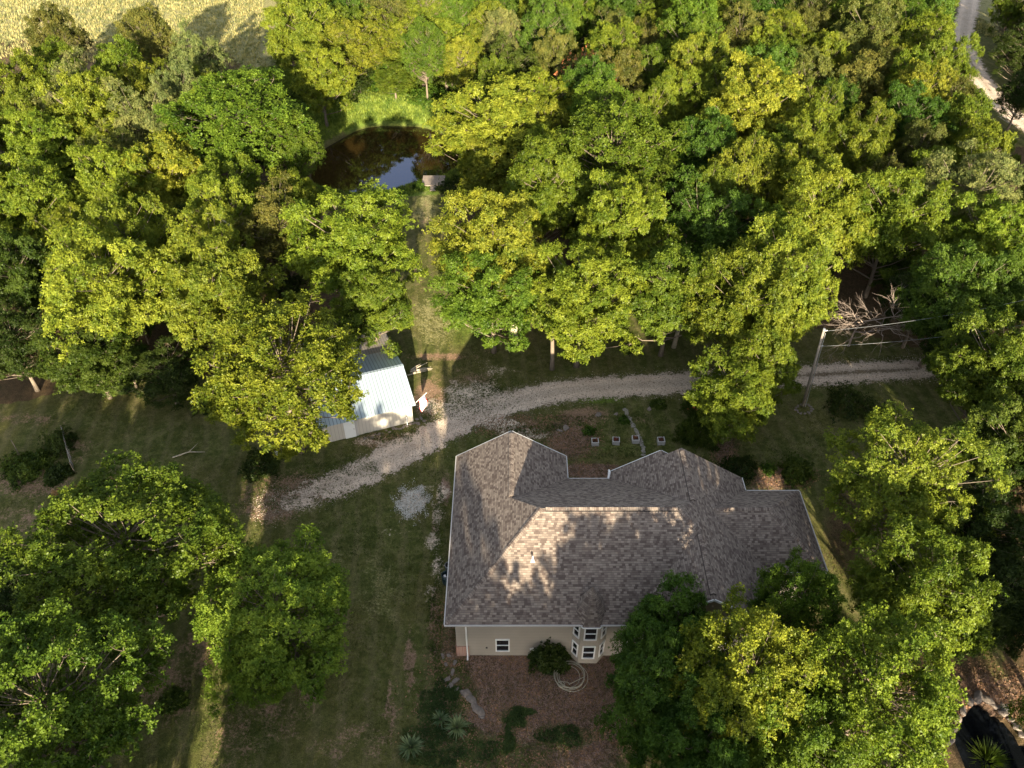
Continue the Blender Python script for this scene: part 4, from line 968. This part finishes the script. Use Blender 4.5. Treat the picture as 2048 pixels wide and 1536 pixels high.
# spinner by the bush
x_, y_ = at(1066,1297,.9); sp_ = thing('garden_ornament', 'small white petalled ornament on a stake left of the wall bush', 'garden ornament', (x_, y_, 0))
mb = MB(); mb.tube([(0,0,0),(0,0,.9)], .012, 5); mb.build('stake', M_METAL, sp_)
mb = MB()
for k in range(7):
    a = k*.9; c = Vector((0,-.03,.9)); d = Vector((math.cos(a),-.1,math.sin(a)))*.26; s_ = Vector((-math.sin(a),-.25,math.cos(a)))*.07
    mb.add([c, c+d*.6+s_, c+d, c+d*.6-s_], [(0,1,2,3)])
mb.build('petals', M_WHITE, sp_)
# white bucket under the shed tree
x_, y_ = at(554,906,.2); bk = thing('bucket', 'white bucket on the ground at the foot of the rounded shed tree', 'bucket', (x_, y_, 0))
mb = MB(); mb.tube([(0,0,0),(0,0,.38)], [.13,.17], 16); mb.build('body', M_WHITE, bk, True); mb = MB(); mb.tube([(.17*math.cos(a*.3), .03, .38+.1*math.sin(a*.3)) for a in range(11)], .008, 4); mb.build('handle', M_METAL, bk)
# wire fence
fa = at(132,872); fb = at(150,945); fn = thing('fence', 'short dark wire fence running down from the shrub on the left lawn', 'fence', (0,0,0))
for k in range(6):
    q = k/5; p = (fa[0]*(1-q)+fb[0]*q, fa[1]*(1-q)+fb[1]*q); mb = MB(); mb.tube([(*p,-.2),(*p,1.25)], .05, 6); mb.build('post', M_BARK, fn)
mb = MB()
for zz in (.25,.5,.75,1.0,1.2): mb.tube([(*fa,zz),(*fb,zz)], .012, 4)
mb.build('wire_mesh', M_METAL, fn)
x_, y_ = at(38,908); mb = MB(); mb.tube([(x_,y_,-.2),(x_-.15,y_+.2,1.5)], .04, 6); tag(mb.build('fence_post', M_BARK), 'thin lone dark post left of the wire fence', 'post')
# branch pile by the shed
x_, y_ = at(826,746,.2); bpz = thing('branch_pile', 'pile of bare cut branches lying against the shed\'s side wall', 'branch pile', (x_, y_, 0))
for k in range(9):
    mb = MB(); a = R_(10+random.uniform(-16,34)); l = random.uniform(.9,1.9); o0 = Vector((random.uniform(-.5,.1), random.uniform(-.3,.3), .1+.05*k)); e_ = o0+Vector((l*math.cos(a), l*math.sin(a), random.uniform(-.05,.25)))
    mb.tube([o0, o0.lerp(e_,.5)+Vector((0,0,.06)), e_], [.07,.05,.02], 6); mb.build('branch', M_PALEBARK, bpz)
# dead trees
def dead_tree(px, py, zc, H, n, mat, label, seed, cat='dead tree', name='dead_tree', fine=True, leafcol=None, spread=1.0):
    x, y = at(px, py, zc); r = random.Random(seed); mb = MB(); tips = []
    def grow(p, d, l, rad, lev):
        q = p+d*l; m_ = p.lerp(q,.5)+Vector((r.gauss(0,.05),r.gauss(0,.05),r.gauss(0,.05)))*l; mb.tube([p,m_,q],[rad,rad*.8,rad*.6],5 if lev < 2 else 3,cap=False)
        if lev == 0 or l < .25: tips.append(q); return
        for _ in range(r.choice((2,3,3))):
            nd = (d+Vector((r.gauss(0,.48*spread),r.gauss(0,.48*spread),r.gauss(.02,.34)))).normalized(); grow(p.lerp(q,r.uniform(.55,1)), nd, l*r.uniform(.62,.88), rad*.58, lev-1)
    o = thing(name, label, cat, (x, y, 0)); grow(Vector((0,0,-.2)), Vector((.06,-.05,1)).normalized(), H*.3, .10*H/8, n)
    tr_ = mb.build('branches', mat, o)
    if leafcol:
        P = np.array([tuple(t_) for t_ in tips]*3)+np.random.default_rng(seed).normal(0,.15,(len(tips)*3,3)); V, T_ = rosettes(P, np.random.default_rng(1).normal(0,1,P.shape), 5, .22, .1, .2, np.random.default_rng(2))
        f = link('foliage', leaf_mesh('foliage', V, T_), o); f.color = (*leafcol,1)
    return o
dead_tree(1738,575,7.0,11.5,6,M_DEADTREE,'bare dead tree with many grey-brown twigs in the dark gap right of the pole',3,spread=1.25)
dead_tree(1163,138,9,13,5,M_DEAD,'red-brown withered sapling top standing in the wood behind the pond tree',5,'withered sapling','dead_sapling',leafcol=(.34,.13,.06),spread=.7)
dead_tree(125,985,3.0,4.5,5,M_DEAD,'browned dead shrub left of the broad lawn tree',8,'dead shrub','dead_shrub',leafcol=(.26,.15,.07))
dead_tree(205,950,3.4,5.0,5,M_DEAD,'browned dead branch top at the upper left of the broad lawn tree',9,'dead shrub','dead_shrub',leafcol=(.24,.15,.07))
def log(a, b, za, zb_, r0, label, mat=M_PALEBARK, name='fallen_branch', cat='branch'):
    A = Vector((*at(*a,za),za)); B_ = Vector((*at(*b,zb_),zb_)); mb = MB(); m_ = A.lerp(B_,.5)+Vector((0,.2,.15))
    mb.tube([A,m_,B_],[r0,r0*.8,r0*.35],6); mb.tube([m_, m_+(B_-A)*.22+Vector((.1,.5,.4))],[r0*.5,r0*.15],5); tag(mb.build(name, mat), label, cat)
log((462,452),(400,418),9.5,10.5,.12,'pale bare broken limb sticking out of the left wood')
log((1052,655),(1038,664),.2,.1,.14,'pale log lying beside the pale trunk above the driveway')
log((345,915),(410,904),.1,.1,.06,'thin fallen branch on the shaded left lawn')
log((1012,700),(1020,706),.1,.1,.05,'small fallen branch on the grass near the pale trunk')
x_, y_ = at(1027,668); st = MB(); st.tube([(x_,y_,-.1),(x_+.05,y_+.1,1.0),(x_+.15,y_+.3,4.0),(x_,y_+.6,7)],[.55,.34,.26,.18],10); tag(st.build('bare_trunk', M_PALEBARK, None, True), 'thick pale bare trunk under the fresh green tree by the track', 'tree trunk')
x_, y_ = at(1104,738); st = MB(); st.tube([(x_,y_,-.1),(x_,y_+.1,1.2),(x_-.1,y_+.5,4.5)],[.26,.2,.16],9); tag(st.build('grey_trunk', M_BARK, None, True), 'straight grey trunk above the driveway bend', 'tree trunk')
x_, y_ = at(1347,695); st = MB(); st.tube([(x_,y_,-.1),(x_+.2,y_,2.5),(x_+.3,y_+.4,5.5)],[.24,.2,.16],9); tag(st.build('leaning_trunk', M_PALEBARK, None, True), 'leaning brown trunk between two trees above the driveway', 'tree trunk')
# ------------------------------------------------------------------ LOOSE COVER (stuff)
def scatter(n, xr, yr, test, seed):
    r = np.random.default_rng(seed); xx = r.uniform(*xr, n); yy = r.uniform(*yr, n); k = test(xx, yy, r); return xx[k], yy[k], r
def free(xx, yy):
    m = np.ones(len(xx), bool)
    for (x0,x1,y0,y1) in ((-3.75,16.7,28.35,41.95),(16,20.7,32.3,38.4)): m &= ~((xx > x0)&(xx < x1)&(yy > y0)&(yy < y1))
    m &= pond_d(xx, yy) > 1.07; m &= ~in_poly(xx, yy, GP_POLY); return m
def droad(xx, yy):
    C = np.concatenate([DRVC[:, :2], RDC[:, :2]]); return np.min(np.hypot(C[:,0][None]-xx[:,None], C[:,1][None]-yy[:,None]), axis=1)
FCLEAR = [[(-50,800),(350,700),(420,900),(560,900),(700,880),(820,860),(900,760),(780,690),(790,600),(840,560),(820,400),(880,400),(900,600),(960,690),(1300,740),(1400,690),(1900,690),(1900,830),(1700,1000),(1690,1150),(1250,1300),(1250,1600),(-50,1600)]]
def vis(xx, yy):
    px, py = proj(xx, yy, 0); m = np.zeros(len(xx), bool)
    for f in FCLEAR: m |= in_poly(px, py, f)
    return m
def blades(xx, yy, r, n, h0, w0, spread):
    N = len(xx); zz = height(xx, yy); a = r.uniform(0, 2*PI, (N, n)); h = h0*r.uniform(.5, 1.3, (N, n)); s_ = spread*r.uniform(.2, 1, (N, n))
    bx_ = xx[:,None]+r.normal(0, w0*1.2, (N, n)); by_ = yy[:,None]+r.normal(0, w0*1.2, (N, n)); c, s2 = np.cos(a), np.sin(a)
    B0 = np.stack([bx_-s2*w0/2, by_+c*w0/2, np.repeat(zz[:,None], n, 1)-.01], -1); B1 = np.stack([bx_+s2*w0/2, by_-c*w0/2, np.repeat(zz[:,None], n, 1)-.01], -1)
    TT = np.stack([bx_+c*s_, by_+s2*s_, zz[:,None]+h], -1); V = np.stack([B0, B1, TT], 2).reshape(-1, 3)
    return V, np.repeat(r.random(N)[:,None], n, 1).ravel()
def stuff_mesh(name, V, T_, mat, label, nside=3, cat=None):
    me = fast_mesh(name, V, np.arange(len(V)).reshape(-1, nside), nside, mat, {'tint': ('FACE', T_)}); o = link(name, me); o['kind'] = 'stuff'; o['label'] = label; o['category'] = cat or name.replace('_',' '); return o
M_GR = leaf_material('grass_blades', (.075,.085,.022)); M_GRDRY = leaf_material('dry_grass_blades', (.26,.245,.115)); M_GRLUSH = leaf_material('lush_grass_blades', (.13,.18,.032)); M_LIT = leaf_material('fallen_leaves', (.20,.125,.085))
xx, yy, r = scatter(150000, (-42,34), (17,85), lambda a,b,r: free(a,b)&vis(a,b), 1)
nsx = np.sin(xx*.8+np.sin(yy*.6)*2)+np.sin(yy*1.1+np.sin(xx*.7)*2)+r.normal(0,.7,len(xx)); k = (nsx > -.3)&(droad(xx,yy) > 1.7); xx, yy = xx[k], yy[k]
V, T_ = blades(xx, yy, r, 3, .09, .05, .09); stuff_mesh('lawn_grass', V, T_, M_GR, 'short patchy lawn grass around the house and shed', cat='grass')
xx, yy, r = scatter(60000, (-110,20), (118,230), lambda a,b,r: free(a,b)&(in_poly(*proj(a,b,0), [(-500,140),(120,110),(440,190),(560,200),(520,100),(560,-400),(-900,-400)])), 2)
V, T_ = blades(xx, yy, r, 4, .42, .14, .3); stuff_mesh('meadow_grass', V, T_, M_GRDRY, 'tall pale dry grass of the meadow behind the wood', cat='grass')
xx, yy, r = scatter(26000, (-42,6), (112,136), lambda a,b,r: free(a,b), 3)
V, T_ = blades(xx, yy, r, 4, .38, .12, .25); stuff_mesh('bank_grass', V, T_, M_GRLUSH, 'lush green grass on the banks of the pond', cat='grass')
xx, yy, r = scatter(30000, (-30,-5), (88,120), lambda a,b,r: free(a,b)&(pond_d(a,b) < 1.4), 4)
V, T_ = blades(xx, yy, r, 4, .26, .08, .2); stuff_mesh('shore_grass', V, T_, M_GRLUSH, 'green grass fringing the pond shore', cat='grass')
xx, yy, r = scatter(16000, (52,90), (110,190), lambda a,b,r: (droad(a,b) > 2.0)&in_poly(*proj(a,b,0), [(1945,-60),(2080,-60),(2040,60),(1990,80),(1945,60)]), 5)
V, T_ = blades(xx, yy, r, 4, .4, .14, .3); stuff_mesh('roadside_grass', V, T_, M_GRDRY, 'pale dry grass beside the far gravel road', cat='grass')
# fallen leaves on the beds
beds = [(1080,1430,210,130),(1140,880,55,45),(1185,943,80,16),(1560,955,70,22),(1450,900,26,50),(900,1330,40,120),(1960,1390,130,60),(1060,850,110,26)]
def bedtest(a, b, r):
    px, py = proj(a, b, 0); d = np.full(len(a), 9.)
    for q in beds: d = np.minimum(d, np.hypot((px-q[0])/q[2], (py-q[1])/q[3]))
    return free(a,b)&(d+r.normal(0,.18,len(a)) < 1.05)
xx, yy, r = scatter(170000, (-10,36), (15,52), bedtest, 6); N = len(xx)
P = np.stack([xx, yy, height(xx,yy)+r.uniform(.01,.06,N)], 1); a = unit(np.array([[0,0,1.]])+r.normal(0,.45,(N,3))); b = unit(np.cross(a, r.normal(0,1,(N,3)))); c = np.cross(a, b); l = r.uniform(.04,.10,(N,1)); w_ = l*.55
V = np.stack([P-b*l, P+c*w_, P+b*l, P-c*w_], 1).reshape(-1,3); stuff_mesh('leaf_litter', V, r.random(N), M_LIT, 'reddish brown fallen leaves and mulch on the beds around the house', 4)
# gravel stones
M_STONES = NT('gravel_stones'); tn = M_STONES.attr('tint'); M_STONES = M_STONES.finish(M_STONES.mix(tn, (.17,.13,.10), (.62,.53,.43)), .9)
xx, yy, r = scatter(420000, (-24,45), (38,75), lambda a,b,r: (droad(a,b)+r.normal(0,.45,len(a)) < 1.45)&free(a,b), 8)
x2, y2, r2 = scatter(9000, (-12,-3), (36,44), lambda a,b,r: np.hypot((a-at(825,1003)[0])/1.3, (b-at(825,1003)[1])/1.7)+r.normal(0,.2,len(a)) < 1, 9)
xx = np.concatenate([xx,x2]); yy = np.concatenate([yy,y2]); N = len(xx); s_ = r.uniform(.02,.05,(N,1))
P = np.stack([xx, yy, height(xx,yy)+.035], 1); a = unit(r.normal(0,1,(N,3))); b = unit(np.cross(a, r.normal(0,1,(N,3)))); c = np.cross(a,b)
V = np.stack([P+b*s_, P+(-b*.5+c*.87)*s_, P+(-b*.5-c*.87)*s_, P+np.array([0,0,1.])*s_], 1); F4 = V[:, [0,1,3, 1,2,3, 2,0,3]].reshape(-1,3)
stuff_mesh('gravel', F4, np.repeat(r.random(N), 3), M_STONES, 'pale loose gravel stones on the driveway')
# white limestone patch and ground-hugging weeds
xx, yy, r = scatter(70000, (-13,-3), (35,46), lambda a,b,r: np.hypot((a-at(824,1004)[0])/1.15, (b-at(824,1004)[1])/1.5)+.35*np.sin(a*4)*np.sin(b*3.3)+r.normal(0,.22,len(a)) < .95, 21)
N = len(xx); s_ = r.uniform(.02,.055,(N,1)); P = np.stack([xx, yy, height(xx,yy)+.04], 1); a = unit(r.normal(0,1,(N,3))); b = unit(np.cross(a, r.normal(0,1,(N,3)))); c = np.cross(a,b)
V = np.stack([P+b*s_, P+(-b*.5+c*.87)*s_, P+(-b*.5-c*.87)*s_, P+np.array([0,0,1.])*s_], 1); F4 = V[:, [0,1,3, 1,2,3, 2,0,3]].reshape(-1,3)
ML = NT('white_limestone'); tn = ML.attr('tint'); ML = ML.finish(ML.mix(tn, (.55,.54,.51), (.90,.89,.86)), .9)
stuff_mesh('limestone_gravel', F4, np.repeat(r.random(N), 3), ML, 'small patch of white limestone gravel on the lawn left of the house', cat='gravel')
def cover(name, blobs, n, Lf, col, label, seed, hz=.12):
    r = np.random.default_rng(seed); q = r.integers(0, len(blobs), n); B_ = np.array(blobs, float)[q]; a = r.uniform(0, 2*PI, n); d = np.sqrt(r.uniform(0, 1, n))*(1+.25*np.sin(a*3+q))
    px = B_[:,0]+B_[:,2]*d*np.cos(a); py = B_[:,1]+B_[:,3]*d*np.sin(a); X_ = np.array([at(u, v_) for u, v_ in zip(px, py)]); k = free(X_[:,0], X_[:,1]); X_ = X_[k]; n = len(X_)
    P = np.stack([X_[:,0], X_[:,1], height(X_[:,0], X_[:,1])+r.uniform(.02, hz, n)], 1); V, T_ = rosettes(P, np.array([[0,0,1.]])+r.normal(0,.3,(n,3)), 5, Lf, Lf*.45, .35, r)
    me = leaf_mesh(name, V, T_); o = link(name, me); o.color = (*col, 1); o['kind'] = 'stuff'; o['label'] = label; o['category'] = 'weeds'
cover('ground_cover', [(885,1400,28,36),(860,1420,26,34),(900,1460,40,26),(850,1480,40,30),(870,1520,60,22),(1122,1472,45,20),(1030,1440,20,16),(1018,1482,10,28),(1045,1425,22,10),(960,1500,60,22),(905,1388,16,14)], 5200, .11, (.045,.072,.022), 'dark green ground cover around the yuccas and on the mulch bed', 31)
cover('weeds', [(900,820,90,26),(960,800,70,30),(980,770,50,20),(1060,860,60,10),(780,872,60,14),(700,935,70,18),(620,960,80,30),(540,990,50,40),(880,1060,14,110),(1150,850,80,22),(1260,850,90,28),(870,1250,16,90),(1480,900,90,40),(1250,900,120,20),(60,960,110,50),(480,1420,120,110),(700,1200,140,200),(760,1040,110,90)], 9000, .085, (.058,.082,.018), 'scattered green weeds in the lawn, verges and bare dirt', 32, .08)
print('TREES', len(TREES), 'hand', N_HAND, 'faces leaf', sum(len(p[0].polygons) for v in PROTO.values() for p in v))
